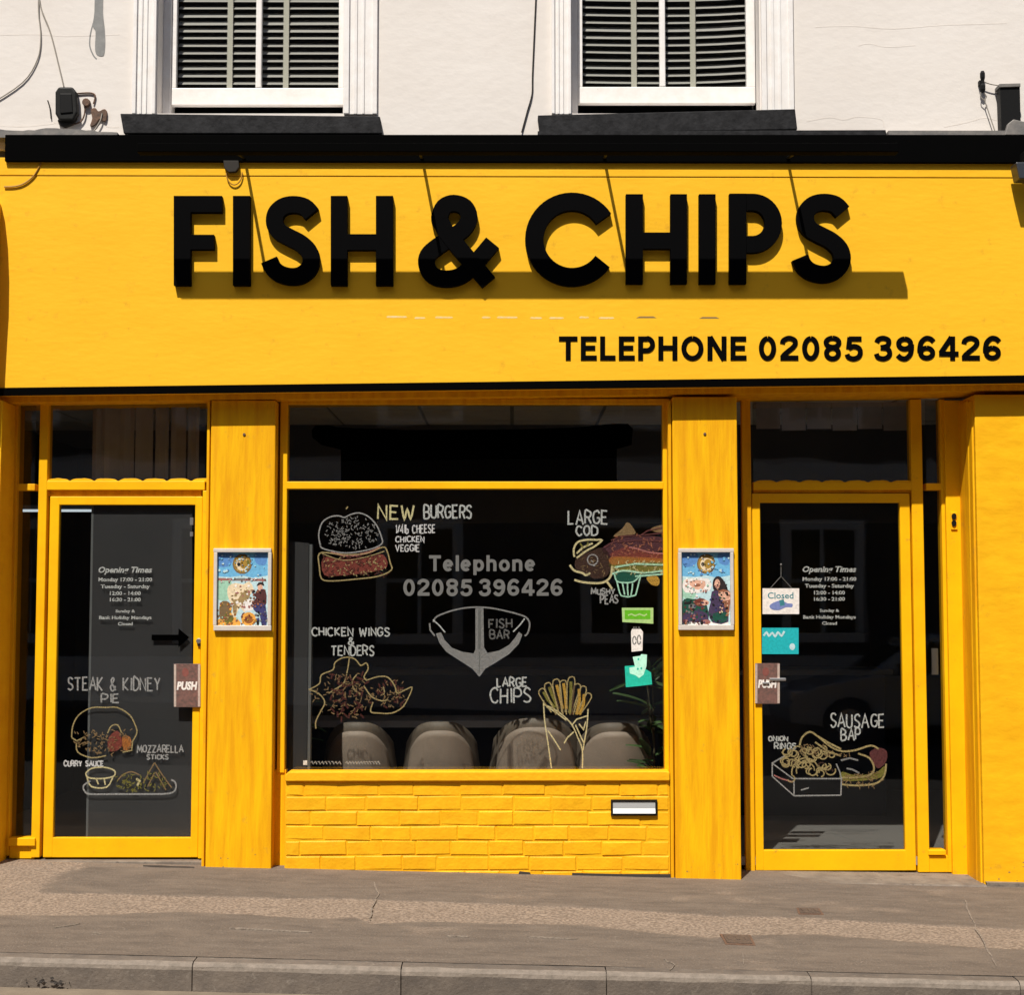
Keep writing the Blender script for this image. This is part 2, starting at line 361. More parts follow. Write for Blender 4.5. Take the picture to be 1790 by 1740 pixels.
M['road'] = mat('road_asphalt', (.055, .05, .046), .9, (.075, .068, .06), 3, .8, 130)
M['gutter'] = mat('gutter_concrete', (.21, .165, .115), .9, (.15, .115, .082), 8, .5, 90)
M['stone'] = mat('worn_step_stone', (.21, .175, .140), .85, (.13, .105, .085), 9, .8, 40, dirt=((.07, .058, .05), 14, .58, .72))
M['crack'] = mat('pale_crack_filler', (.235, .195, .155), .95, (.13, .105, .084), 45, .8, 90, lo=.42, hi=.58)
M['darkcrack'] = mat('dark_crack', (.04, .033, .028), .95)
M['iron'] = mat('rusty_iron_cover', (.075, .052, .040), .7, (.12, .085, .062), 40, .8, 120)
M['rust'] = mat('rusty_fitting', (.16, .085, .05), .8, (.08, .05, .035), 40, .6, 80)
M['greystain'] = mat('grey_paint_run', (.19, .19, .185), .7, (.26, .26, .25), 20)
M['cable'] = mat('pale_cable', (.30, .27, .23), .7)
M['cabledark'] = mat('dark_cable', (.03, .026, .022), .7, spec=.2)
M['yellowcable'] = mat('painted_cable', (.36, .18, .015), .6)
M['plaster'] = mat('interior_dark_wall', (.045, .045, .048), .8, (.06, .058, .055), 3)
M['partition'] = mat('grey_partition', (.062, .058, .057), .8, (.052, .049, .048), 1.6)
M['ifloor'] = mat('interior_floor_vinyl', (.27, .25, .225), .5)
M['tile'] = mat('ceiling_tile', (.62, .60, .55), .9, (.54, .52, .47), 9)
M['grid'] = mat('ceiling_grid', (.2, .2, .19), .6)
M['navy'] = mat('navy_counter_panel', (.008, .014, .035), .35)
M['worktop'] = mat('grey_worktop', (.14, .14, .14), .4)
M['fabric'] = mat('beige_chair_leatherette', (.54, .42, .32), .6, (.42, .325, .245), 6, .5, 90, lo=.3, hi=.7)
M['fabricrim'] = mat('brown_chair_rim', (.25, .20, .15), .6, (.19, .15, .11), 9)
M['leaf'] = mat('leaf_green', (.055, .12, .03), .5, (.09, .15, .05), 9, rand=.3)
M['stem'] = mat('plant_stem', (.10, .085, .045), .7)
M['pot'] = mat('terracotta_pot', (.16, .08, .05), .8)
M['tube'] = mat('lit_fluorescent_tube', (.85, .95, 1.0), .5, emit=.75)
M['brown'] = mat('opposite_brick', (.13, .10, .085), .9, (.09, .07, .06), 4)
M['oppwhite'] = mat('opposite_white_paint', (.75, .75, .74), .7)
M['oppglass'] = mat('opposite_window', (.03, .035, .04), .15)
M['slate'] = mat('opposite_slate', (.06, .06, .068), .7)
def srgb(r, g, b, k=1.05):
    f = lambda c: ((c/255+.055)/1.055)**2.4 if c > 10 else c/255/12.92
    return (min(.9, f(r)/k), min(.9, f(g)/k), min(.9, f(b)/k))
C = {}
for nm, c in dict(white=(205, 205, 202), offwhite=(165, 168, 165), grey=(122, 122, 120), dimwhite=(140, 140, 138), cream=(186, 176, 132), straw=(150, 135, 92), tan=(120, 98, 66),
                  red=(112, 52, 42), darkred=(66, 30, 24), pink=(160, 104, 98), maroon=(72, 40, 46), brown=(56, 36, 26), orange=(150, 92, 40), gold=(168, 132, 52), olive=(110, 105, 44),
                  green=(96, 178, 22), palegreen=(170, 205, 130), darkgreen=(22, 78, 62), mint=(160, 205, 180), teal=(30, 190, 165), teal2=(26, 178, 186), palemint=(190, 250, 225), sky=(110, 180, 220),
                  skypale=(190, 220, 225), blue=(90, 140, 200), navy=(60, 60, 110), purple=(70, 55, 85), skin=(225, 175, 150), hair=(45, 35, 35), coat=(85, 45, 45), horse=(235, 215, 180),
                  horsedark=(160, 135, 90), barrel=(230, 165, 70), paper=(238, 232, 226), posterframe=(190, 172, 160), blueink=(120, 135, 190), tealink=(60, 130, 140), plate=(96, 76, 70), platered=(135, 80, 72),
                  ink=(20, 20, 20), wood=(150, 95, 70)).items():
    C[nm] = flatm('print_'+nm, srgb(*c))

# ================================================================== THE SETTING
KY = -2.15                                                # kerb line, back edge of kerb stones 12 cm behind it
KH = .13
def sheet(name, x0, x1, y0, y1, off, m, n=1):
    mb = MB(); mb.add([(x0, y0, SLOPE*x0+FALL*y0+off), (x1, y0, SLOPE*x1+FALL*y0+off), (x1, y1, SLOPE*x1+FALL*y1+off), (x0, y1, SLOPE*x0+FALL*y1+off)], [(0, 1, 2, 3)])
    return mb.build(name, m, kind='structure')
sheet('ground', -150, 150, -200, 150, -.45, M['road'])
rd = MB(); rd.add([(x, y, SLOPE*x+FALL*KY-KH+dz) for x, y, dz in ((-40, -12.3, 0), (40, -12.3, 0), (40, KY-.35, .0), (-40, KY-.35, .0))], [(0, 1, 2, 3)])
rd.build('road', M['road'], kind='structure')
gt = MB(); gt.add([(x, y, SLOPE*x+FALL*KY-KH+dz) for x, y, dz in ((-40, KY-.35, .004), (40, KY-.35, .004), (40, KY+.05, .008), (-40, KY+.05, .008))], [(0, 1, 2, 3)])
gt.build('gutter', M['gutter'], kind='structure')
op = MB(); op.add([(x, y, SLOPE*x+FALL*KY-KH+.12) for x, y in ((-40, -14), (40, -14), (40, -12.3), (-40, -12.3))]+[(x, -12.3, SLOPE*x+FALL*KY-KH-.02) for x in (-40, 40)], [(0, 1, 2, 3), (2, 3, 4, 5)])
op.build('far_pavement', M['tarmac'], kind='structure')

def edge(pts, amp=2.2, step=14):
    out = []
    for i in range(len(pts)-1):
        a, b = pts[i], pts[i+1]; n = max(1, int(math.hypot(b[0]-a[0], b[1]-a[1])/step))
        for k in range(n):
            t = k/n; x = a[0]+(b[0]-a[0])*t; y = a[1]+(b[1]-a[1])*t
            out.append((x, y+amp*noise.noise(Vector((x*.021, y*.05, 3)))+amp*.6*noise.noise(Vector((x*.09, y*.1, 9)))))
    return out+[pts[-1]]
def lerp_line(pts, x):
    if x <= pts[0][0]: return pts[0][1]
    for a, b in zip(pts, pts[1:]):
        if x <= b[0]: return a[1]+(b[1]-a[1])*(x-a[0])/(b[0]-a[0])
    return pts[-1][1]
def g_line(pts): return [G(*p) for p in pts]
# edges of the two resurfaced strips, measured on the ground
L_UP = sorted(g_line([(-200, 1540), (95, 1563), (190, 1564), (300, 1568), (600, 1573), (900, 1583), (1090, 1592), (1250, 1603), (1400, 1606), (1500, 1612), (1640, 1620), (1800, 1627), (2000, 1636)]))
L_LO = sorted(g_line([(-200, 1600), (-60, 1603), (150, 1603), (250, 1598), (330, 1597), (440, 1600), (540, 1608), (625, 1606), (645, 1616), (760, 1614), (900, 1617), (1020, 1618), (1110, 1630), (1245, 1641), (1330, 1637), (1430, 1635), (1600, 1650), (1700, 1658), (1800, 1664), (2000, 1676)]))
X0P = G(85, 1545)[0]
sst = lambda a, b, v: (lambda t: t*t*(3-2*t))(max(0, min(1, (v-a)/(b-a))))
def worn(x, y):
    """1 on the newer dark tarmac, 0 on the old pinkish surface left between the strips"""
    n1 = noise.noise(Vector((x*3.1, y*4, 1)))*.022+noise.noise(Vector((x*14, y*14, 4)))*.014+noise.noise(Vector((x*45, y*45, 6)))*.010
    u = sst(-.014, .014, y-lerp_line(L_UP, x)+n1)*sst(-.05, .05, x-X0P+n1*4)*(1-.85*sst(.02, .0, -y-.04+n1)*.3)
    l = sst(-.014, .014, lerp_line(L_LO, x)-y+n1)
    scuff = sst(.30, .62, noise.noise(Vector((x*1.3, y*2.6, 21)))*.7+noise.noise(Vector((x*6, y*9, 25)))*.5)
    return max(u, l)*(1-.45*scuff)
gx0, gx1, nx = -4.2, 4.2, 420; ys_ = [KY+.10+(2.05/110)*k for k in range(111)]+[.6]
vs = []; wv = []
for yy in ys_:
    for k in range(nx+1):
        xx = gx0+(gx1-gx0)*k/nx; m_ = worn(xx, min(yy, 0))
        vs.append((xx, yy, gz(xx, yy)+.004*m_+.0022*noise.noise(Vector((xx*2, yy*3, 8))))); wv.append(m_)
fs = [(r*(nx+1)+k, r*(nx+1)+k+1, (r+1)*(nx+1)+k+1, (r+1)*(nx+1)+k) for r in range(len(ys_)-1) for k in range(nx)]
o = len(vs)
for xa_, xb_ in ((-20, gx0), (gx1, 20)):
    vs += [(xa_, KY+.1, gz(xa_, KY+.1)), (xb_, KY+.1, gz(xb_, KY+.1)), (xb_, .6, gz(xb_, 0)), (xa_, .6, gz(xa_, 0))]; wv += [.8]*4
fs += [(o, o+1, o+2, o+3), (o+4, o+5, o+6, o+7)]
pv = MB(); pv.add(vs, fs); pave = pv.build('pavement', M['paving'], kind='structure', smoothed=True)
at = pave.data.attributes.new('worn', 'FLOAT', 'POINT'); at.data.foreach_set('value', wv)
# cracks and worn marks in the paving
def crack(pts, wpx, m, amp=4):
    q = []
    for i in range(len(pts)-1):
        for k in range(6):
            t = k/6; x = pts[i][0]+(pts[i+1][0]-pts[i][0])*t; y = pts[i][1]+(pts[i+1][1]-pts[i][1])*t
            q.append((x+amp*noise.noise(Vector((x*.2, y*.3, 5))), y+amp*.4*noise.noise(Vector((x*.2, y*.3, 15)))))
    q.append(pts[-1]); n = len(q)
    L = []; Rr = []
    for i, (x, y) in enumerate(q):
        a = q[max(0, i-1)]; b = q[min(n-1, i+1)]; d = Vector((b[0]-a[0], b[1]-a[1])).normalized()
        h = wpx/2*(.5+.9*abs(noise.noise(Vector((x*.13, y*.2, 1)))))*(.2 if i in (0, n-1) else 1)
        L.append((x-d.y*h, y+d.x*h*.5)); Rr.append((x+d.y*h, y-d.x*h*.5))
    MB().flat([G(*p) for p in L+Rr[::-1]], .008, .006).build('crack', m, pave)
crack([(652, 1545), (662, 1565), (650, 1590), (648, 1612)], 3.5, M['crack'])
crack([(1688, 1575), (1694, 1600), (1722, 1655), (1742, 1694)], 3.5, M['crack'])
crack([(1160, 1680), (1178, 1690), (1172, 1700)], 3, M['crack'])
crack([(400, 1626), (470, 1629), (545, 1633)], 6, M['crack'], 2)
crack([(780, 1639), (820, 1641)], 6, M['crack'], 2)
crack([(920, 1641), (1010, 1645)], 4, M['crack'], 2)
crack([(95, 1625), (140, 1618)], 3, M['crack'], 2)
crack([(160, 1634), (178, 1636)], 3, M['crack'], 2)
crack([(1298, 1670), (1300, 1690)], 2.5, M['crack'], 2)
crack([(250, 1516), (340, 1519)], 5, M['darkcrack'], 2)

# kerb of separate stones
kb = MB(); kb.add([(x, KY+dy, SLOPE*x+FALL*KY+dz) for x in (-20, 20) for dy, dz in ((.01, -KH-.05), (.01, -.012), (.12, -.012), (.12, -KH-.05))], [(0, 1, 5, 4), (1, 2, 6, 5), (2, 3, 7, 6)])
kerb = kb.build('kerb', M['kerb'], kind='structure')
def kx(px): return G(px, 1672+px*.0365)[0]
joints = [kx(337), kx(700), kx(1062), kx(1428)]
stp = joints[1]-joints[0]
xs = [joints[0]-stp*k for k in range(4, 0, -1)]+joints+[joints[-1]+stp*k for k in range(1, 5)]
for i in range(len(xs)-1):
    a, b = xs[i]+.0025, xs[i+1]-.0025; dy = random.uniform(-.004, .004); dz = random.uniform(-.0008, .0012)
    prof = [(-.0, -KH-.02), (-.0, -.030), (.004, -.014), (.014, -.004), (.028, .0015), (.118, .0015), (.118, -KH-.02)]
    mb = MB(); n = len(prof); vs = []; segs = 8
    for k in range(segs+1):
        x = a+(b-a)*k/segs
        for j, (py_, pz) in enumerate(prof):
            wob = .0035*noise.noise(Vector((x*7, j*1.3, 2))) if 0 < j < 5 else 0
            vs.append((x, KY+py_+dy+wob, SLOPE*x+FALL*(KY+py_)+pz+dz+wob))
    fs = []; 
    for k in range(segs):
        for j in range(n-1): fs.append((k*n+j, k*n+j+1, (k+1)*n+j+1, (k+1)*n+j))
    mb.add(vs, fs); mb.add([vs[j] for j in range(n)], [tuple(range(n))]); mb.add([vs[segs*n+j] for j in range(n)], [tuple(range(n-1, -1, -1))])
    for q in range(len(mb.m)):
        if q < segs*(n-1) and 1 <= q % (n-1) <= 3: mb.m[q] = 1  # paler colour on the front arris of each stone
    mb.build('kerb_stone', [M['kerb'], M['kerbedge']], kerb)
# ================================================================== THE BUILDING
FAS, COR = -.106, -.135
XL, XR = -9.0, 9.0
bld = thing('shop_building', 'white painted terrace shop with a bright yellow fish and chip shop front', 'building', (0, 0, 0))
zf = W(895, 262, 0)[1]                                    # wall starts behind the cornice
ztop = 7.2
def wall_with_holes(mb, x0, x1, z0, z1, holes, yf, yb):
    xs_ = sorted({x0, x1, *[h[0] for h in holes], *[h[1] for h in holes]}); zs_ = sorted({z0, z1, *[h[2] for h in holes], *[h[3] for h in holes]})
    for i in range(len(xs_)-1):
        for j in range(len(zs_)-1):
            a, b, c, d = xs_[i], xs_[i+1], zs_[j], zs_[j+1]
            if any(h[0] <= a+1e-6 and b <= h[1]+1e-6 and h[2] <= c+1e-6 and d <= h[3]+1e-6 for h in holes): continue
            mb.box(a, b, yf, yb, c, d)
holes = []
for (l, r_) in ((275, 600), (1000, 1328)):
    a, b, c, d = RC(l, r_, 60, 198, 0); holes.append((a, b, c, c+1.75))
mb = MB(); wall_with_holes(mb, XL, XR, zf, ztop, holes, 0, .28)
# remove internal doubled faces by joining as cells: they lie inside the wall and are never seen
mb.build('upper_wall', M['white'], bld)
# side, rear and storey structure that keeps the rooms dark
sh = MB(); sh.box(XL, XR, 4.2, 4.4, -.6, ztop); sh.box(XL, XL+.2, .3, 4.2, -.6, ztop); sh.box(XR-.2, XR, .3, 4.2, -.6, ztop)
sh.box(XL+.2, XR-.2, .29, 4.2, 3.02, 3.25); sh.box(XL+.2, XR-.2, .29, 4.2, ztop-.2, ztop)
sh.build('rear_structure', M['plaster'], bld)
rf = MB(); rf.add([(XL-.1, -.15, ztop+.005), (XR+.1, -.15, ztop+.005), (XR+.1, 2.2, ztop+1.5), (XL-.1, 2.2, ztop+1.5), (XL-.1, 4.5, ztop+.005), (XR+.1, 4.5, ztop+.005)], [(0, 1, 2, 3), (3, 2, 5, 4), (0, 3, 4), (1, 5, 2)])
rf.build('roof', M['slate'], bld)

# faint surface cracks and a grey paint run on the white wall
def wallline(pts, wpx, m, name, y=0.0, t=.0006, parent=bld, taper=None): MB().pribbon(smooth(pts, 4), wpx, y-t, y+.002, taper=taper).build(name, m, parent)
M['hair'] = mat('hairline_crack', (.64, .585, .53), .9, (.77, .715, .66), 9)
wallline([(1425, 47), (1490, 45), (1560, 50), (1640, 44), (1700, 42), (1760, 40)], 1.6, M['hair'], 'crack')
wallline([(1410, 212), (1450, 205), (1475, 209), (1500, 204), (1540, 208), (1545, 222)], 2.0, M['hair'], 'crack')
wallline([(1650, 222), (1690, 214), (1720, 206), (1745, 211)], 1.6, M['hair'], 'crack')
wallline([(1500, 80), (1520, 76), (1550, 82), (1600, 79)], 1.2, M['hair'], 'crack')
wallline([(0, 61), (60, 60), (120, 63), (210, 60)], 1.3, M['hair'], 'crack')
wallline([(0, 219), (40, 221), (90, 216), (96, 214)], 2.2, M['hair'], 'crack')
wallline([(180, 216), (190, 222), (208, 222)], 2.0, M['hair'], 'crack')
pr = [(167, -30), (180, -30), (180, 20), (183, 50), (184, 75), (182, 95), (176, 98), (168, 94), (166, 80), (167, 55), (162, 45), (165, 20)]
MB().pprism(smooth(pr, 3, True), -.002, .002).build('paint_run', M['greystain'], bld)
wallline([(163, 40), (158, 60), (157, 80), (163, 96), (169, 103)], 2.4, M['greystain'], 'paint_run')

# the two sash windows with their moulded surrounds
def sash(l, r_, gl, gr, bar, rail_y0, rail_y1, gap1, sill0, sill1, slabpts, hole, outer):
    a, b, c, d = hole
    RV = .15
    m_ = MB()
    # box frame inside the opening
    xo0, xo1 = a, b
    fl = W(gl-3, 80, RV)[0]; fr_ = W(gr+4, 80, RV)[0]
    z0 = c+.03
    m_.box(xo0, fl-.012, RV-.012, RV+.12, z0, d); m_.box(fr_+.035, xo1, RV-.012, RV+.12, z0, d); m_.box(fl-.012, fr_+.035, RV-.012, RV+.12, d-.06, d)
    win = m_.build('sash_window', M['whitewood'], bld, bevel=.003)
    zr0, zr1 = W(gl, rail_y1, RV)[1], W(gl, rail_y0, RV)[1]
    s_ = MB(); s_.box(fl-.01, fr_+.033, RV+.004, RV+.05, zr0, zr1); s_.build('bottom_rail', M['whitewood'], win, bevel=.004)
    s_ = MB(); s_.box(fl-.01, fl+.018, RV+.006, RV+.05, zr1, d-.06); s_.build('stile', M['whitewood'], win, bevel=.003)
    s_ = MB(); s_.box(fr_-.022, fr_+.033, RV+.006, RV+.05, zr1, d-.06); s_.build('stile', M['whitewood'], win, bevel=.003)
    xb = W(bar, 80, RV)[0]
    s_ = MB(); s_.box(xb-.018, xb+.018, RV+.002, RV+.046, zr1, d-.06); s_.build('glazing_bar', M['whitewood'], win, bevel=.006)
    for (p, q) in ((fl+.018, xb-.018), (xb+.018, fr_-.022)):
        s_ = MB(); s_.box(p, q, RV+.022, RV+.026, zr1, d-.06); s_.build('pane', M['sashglass'], win)
    s_ = MB(); s_.box(a+.001, b-.001, RV-.02, RV+.12, c-.004, c+.026); s_.build('window_board', M['whitewood'], win, bevel=.003)
    s_ = MB(); s_.box(a, b, .02, RV-.022, c-.03, c-.006); s_.build('sub_sill', M['whitewood'], win, bevel=.003)
    # architrave strips, stepped
    for (p0, p1) in outer:
        w_ = p1-p0; s_ = MB()
        x0_, x1_ = W(p0, 100, 0)[0], W(p1, 100, 0)[0]
        zz = c-.01
        s_.box(x0_, x1_, -.014, .001, zz, d+.14)
        st_ = (x1_-x0_)
        for t0, t1, pr_ in ((.0, .16, .030), (.30, .40, .022), (.55, .62, .022), (.86, 1.0, .026)):
            s_.box(x0_+st_*t0, x0_+st_*t1, -pr_, -.0135, zz, d+.14)
        s_.build('architrave', M['whitewood'], win, bevel=.003)
    s_ = MB(); s_.box(a, b, -.024, .002, d, d+.14); s_.build('architrave', M['whitewood'], win, bevel=.003)
    MB().pprism(slabpts, -.085, .02).build('stone_sill', M['blacksill'], win, bevel=.005)
    # room behind
    return fl, fr_, zr1, d, win
w1 = sash(275, 600, 306, 594, 452, 153, 183, 190, 190, 200, [(210, 198), (664, 203), (668, 233), (216, 233)], holes[0], ((234, 274), (602, 660)))
w2 = sash(1000, 1328, 1016, 1307, 1158, 151, 180, 186, 186, 198, [(940, 201), (1390, 190), (1394, 226), (944, 233)], holes[1], ((964, 998), (1330, 1386)))
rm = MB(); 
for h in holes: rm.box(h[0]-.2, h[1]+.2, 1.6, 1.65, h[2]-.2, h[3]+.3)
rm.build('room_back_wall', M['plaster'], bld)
bi = 0
for (fl, fr_, zr1, d, win), lab, tp, tilt in ((w1, 'grey venetian blind with straight slats behind the left sash window', (402, 500), 0), (w2, 'grey venetian blind with sagging uneven slats behind the right sash window', (1108, 1211), 1)):
    yb = .245
    b_ = thing('venetian_blind', lab, 'blind', ((fl+fr_)/2, yb, zr1), 'blinds in the upstairs windows')
    pitch = 14.0/294.5; nsl = int((d-zr1)/pitch)
    mbs = MB(); Wd = fr_-fl-.03
    nseg = 6
    vs = []
    for k in range(nseg+1):
        x = (fl+.015)+Wd*k/nseg-(fl+fr_)/2
        for t in (-1, -.3, .4, 1):
            vs.append((x, t*.0205, t*.0200+(.0035*(1-t*t))))
    fs = []
    for k in range(nseg):
        for j in range(3):
            fs.append((k*4+j, (k+1)*4+j, (k+1)*4+j+1, k*4+j+1))
    slm = bpy.data.meshes.new('slat'); slm.from_pydata(vs, [], fs); slm.materials.append(M['slat'])
    for p in slm.polygons: p.use_smooth = True
    sag = slm
    if tilt:
        sag = slm.copy()
        for v in sag.vertices: u = v.co.x/(Wd/2); v.co.z += .012*max(0, u)**2-.006*(1-u*u)
    for i in range(nsl):
        o = bpy.data.objects.new('slat', sag); COL.objects.link(o); o.parent = b_
        o.location = (0, 0, .018+i*pitch+random.uniform(-.002, .002)); o.rotation_euler = (random.uniform(-.09, .09), random.uniform(-.003, .003), 0)
    for t in tp:
        xt = W(t, 80, yb-.03)[0]
        s_ = MB(); s_.box(xt-.017, xt+.017, yb-.0290, yb-.0275, zr1+.003, d-.07); s_.build('ladder_tape', M['tape'], b_)
    s_ = MB(); s_.box(fl+.02, fr_-.02, yb-.02, yb+.02, d-.065, d-.02); s_.build('head_rail', M['slat'], b_)

# cornice, fascia, trims
zc0, zc1 = W(895, 284, COR)[1], W(895, 235, COR)[1]
xl0, xr0 = W(8, 260, COR)[0], XR
mb = MB(); mb.prism([W(8, 281.5, COR), (XR, W(1790, 287.5, COR)[1]), (XR, zc1), (xl0, zc1)], COR, .0); mb.build('cornice', M['black'], bld, bevel=.004)
mb = MB(); mb.pprism([(940, 229), (1548, 227), (1550, 236), (940, 236)], COR+.03, .0); mb.build('flashing', M['blacksill'], bld)
mb = MB(); mb.pprism([(1553, 228), (1760, 228), (1760, 236), (1553, 236)], COR+.03, .0); mb.build('flashing', M['lead'], bld)
mb = MB(); mb.pprism(edge([(-20, 226), (60, 229), (90, 224), (150, 228), (205, 231)], 3, 10)+[(205, 240), (-20, 240)], COR+.04, .0); mb.build('flashing', M['lead'], bld)
def fz(px): return 690+(668-690)*px/1790                   # lower edge of the fascia, rises a little to the right
fx0, fx1 = -20, 2600
mb = MB(); mb.pprism([(fx0, 306), (fx1, 312), (fx1, 275), (fx0, 275)], FAS-.004, .0); mb.build('fascia_capping', M['fascia'], bld, bevel=.003)
mb = MB(); mb.pprism([(fx0, fz(fx0)), (fx1, fz(fx1)), (fx1, 313), (fx0, 307)], FAS, .0); mb.build('fascia_board', M['fascia'], bld, bevel=.004)
mb = MB(); mb.pprism([(fx0, fz(fx0)+2), (fx1, fz(fx1)+2), (fx1, fz(fx1)-12), (fx0, fz(fx0)-12)], FAS-.009, FAS+.001); mb.build('fascia_trim', M['black'], bld, bevel=.002)
mb = MB(); zs_ = W(895, 686, 0)[1]
mb.pprism([(fx0, fz(fx0)+14), (fx1, fz(fx1)+14), (fx1, fz(fx1)-5), (fx0, fz(fx0)-5)], .001, .40); mb.build('lintel', M['timber'], bld)
MB().box(XL, XR, .02, .28, W(0, 690, 0)[1]+.03, zf-.002).build('beam', M['plaster'], bld)

# side walls at ground level
def upright(name, x0, x1, ytop, ybot, yf, yb, m, parent=bld, bevel=.004, extra=.06):
    xa, xb = W(x0, (ytop+ybot)/2, yf)[0], W(x1, (ytop+ybot)/2, yf)[0]
    zt = W((x0+x1)/2, ytop, yf)[1]; zb = min(gz(xa, 0), gz(xb, 0))-extra
    s_ = MB(); s_.box(xa, xb, yf, yb, zb, zt); return s_.build(name, m, parent, bevel=bevel)
upright('side_wall', 1712, 3400, 690, 1545, 0, .3, M['wallyellow'])
upright('side_wall', -1900, -5, 700, 1510, -.125, .3, M['wallyellow'])
TOP = 700
upright('pilaster', 364, 478, TOP, 1525, 0, .20, M['timber'], bevel=.006)
upright('pilaster', 1178, 1292, TOP-6, 1545, 0, .40, M['timber'], bevel=.006)
for (a, b) in ((357, 362), (1170, 1176)):
    upright('pilaster_bead', a, b, TOP, 1525, .012, .1, M['timber'], bevel=.005)
# right jamb: flat board set back, then a rounded moulding out to the wall
upright('jamb_board', 1658, 1692, TOP, 1530, .285, .36, M['door'])
for a, b, yf in ((1689, 1695, .235), (1694, 1700, .17), (1699, 1707, .10), (1706, 1713, .035)):
    upright('jamb_moulding', a, b, TOP, 1535, yf, .3, M['timber'], bevel=.008)
upright('jamb_board', -2, 14, TOP, 1500, .10, .2, M['timber'])

# ------------------------------------------------------------------ shop front joinery
DL, WN, DR = .115, .10, .315
def frame_obj(name, rects, yf, yb, m, parent=bld, bevel=.004, **t):
    s_ = MB()
    for r_ in rects: s_.pbox(*r_, yf, yb)
    return s_.build(name, m, parent, bevel=bevel, **t)
def pane(rect, y, parent, name='pane', m=None):
    s_ = MB(); s_.pbox(*rect, y, y+.006); return s_.build(name, m or M['glass'], parent)
# left entrance
ls = frame_obj('entrance_screen', [(14, 24, 700, 1497)], DL, DL+.09, M['timber'], label='left entrance screen with narrow side light')
frame_obj('mullion', [(62, 77, 700, 1500)], DL-.004, DL+.09, M['door'], ls)
frame_obj('transom_bar', [(24, 61, 846, 858)], DL+.004, DL+.09, M['timber'], ls)
frame_obj('transom_bar', [(78, 358, 841, 857)], DL-.002, DL+.085, M['door'], ls)
frame_obj('door_head', [(78, 352, 857.5, 868)], DL+.028, DL+.09, M['timber'], ls)
frame_obj('jamb', [(350, 359, 858, 1502)], DL-.006, DL+.09, M['door'], ls)
frame_obj('sill', [(14, 61, 1466, 1480)], DL-.02, DL+.09, M['door'], ls)
frame_obj('bottom_panel', [(16, 60, 1480, 1502)], DL+.004, DL+.09, M['door'], ls)
pane((24, 62, 704, 846), DL+.04, ls); pane((24, 62, 858, 1466), DL+.04, ls); pane((77, 359, 704, 841), DL+.04, ls)
# paint-clogged bead along the bar
for i in range(7):
    x0 = 79+i*42.5; p = []
    for k in range(9):
        t = k/8; p.append((x0+1+t*40, 841.5-4.6*math.sin(math.pi*t)**.4-random.uniform(0, .9)))
    MB().pprism(p+[(x0+41, 843), (x0+1, 843)], DL+.004, DL+.036).build('bead', M['door'], ls, bevel=.002)
ld_ = frame_obj('shop_door', [(81, 98, 868, 1500), (337, 350, 868, 1500)], DL+.008, DL+.055, M['door'], bevel=.005, label='left glazed door with yellow frame')
frame_obj('rail', [(92, 342, 868, 883)], DL+.0095, DL+.053, M['door'], ld_); frame_obj('rail', [(86, 346, 1465, 1500)], DL+.0095, DL+.053, M['door'], ld_)
lg = pane((98, 337, 883, 1465), DL+.028, ld_)
s_ = MB(); x, z = W(350, 1121, DL); s_.lathe((0, 0, 0), [(.016, 0), (.016, .012), (.012, .016)], 14)
s_.v = [(x+a-.008, DL+.008-c, z+b) for a, b, c in s_.v]; s_.build('lock', M['steel'], ld_)
s_ = MB(); s_.pbox(345, 353, 1125, 1130, DL-.004, DL+.01); s_.build('keyhole_cover', M['blackmetal'], ld_)
s_ = MB(); s_.pbox(332, 337.5, 905, 918, DL+.012, DL+.03); s_.pbox(332, 337, 930, 938, DL+.012, DL+.03); s_.build('catch', M['steel'], ld_)
s_ = MB(); xa, xb, _, _ = RC(64, 356, 1495, 1510, DL-.03)
s_.box(xa, xb, DL-.05, DL+.2, gz(-2.4, 0)-.06, W(200, 1503, DL)[1]-.004); s_.build('threshold', M['stone'], bld, bevel=.006)

# right entrance, set deeper
rs = frame_obj('entrance_screen', [(1300, 1316, 698, 1528)], DR, DR+.05, M['timber'], label='right entrance screen with narrow side light')
frame_obj('mullion', [(1598, 1618, 698, 1526)], DR-.004, DR+.09, M['door'], rs)
frame_obj('stile', [(1650, 1659, 698, 1526)], DR-.002, DR+.09, M['door'], rs)
frame_obj('transom_bar', [(1317, 1597, 843, 857)], DR-.002, DR+.085, M['door'], rs)
frame_obj('transom_bar', [(1619, 1649, 845, 857)], DR, DR+.085, M['door'], rs)
frame_obj('door_head', [(1317, 1597, 857.5, 862)], DR+.02, DR+.09, M['timber'], rs)
frame_obj('sill', [(1623, 1654, 1487, 1496)], DR-.012, DR+.09, M['door'], rs)
frame_obj('bottom_panel', [(1612, 1660, 1497, 1526)], DR+.004, DR+.09, M['door'], rs)
pane((1316, 1598, 700, 843), DR+.04, rs); pane((1618, 1650, 700, 845), DR+.04, rs); pane((1618, 1650, 857, 1487), DR+.04, rs)
for i in range(7):
    x0 = 1318+i*40; p = []
    for k in range(9):
        t = k/8; p.append((x0+1+t*37, 843.5-3.2*math.sin(math.pi*t)**.4-random.uniform(0, .9)))
    MB().pprism(p+[(x0+38, 845), (x0+1, 845)], DR+.004, DR+.036).build('bead', M['door'], rs, bevel=.002)
rd_ = frame_obj('shop_door', [(1318, 1332, 863, 1523), (1578, 1596, 863, 1523)], DR+.006, DR+.055, M['door'], bevel=.005, label='right glazed door with yellow frame')
frame_obj('rail', [(1326, 1582, 863, 879)], DR+.0075, DR+.053, M['door'], rd_); frame_obj('rail', [(1326, 1590, 1487, 1523)], DR+.0075, DR+.053, M['door'], rd_)
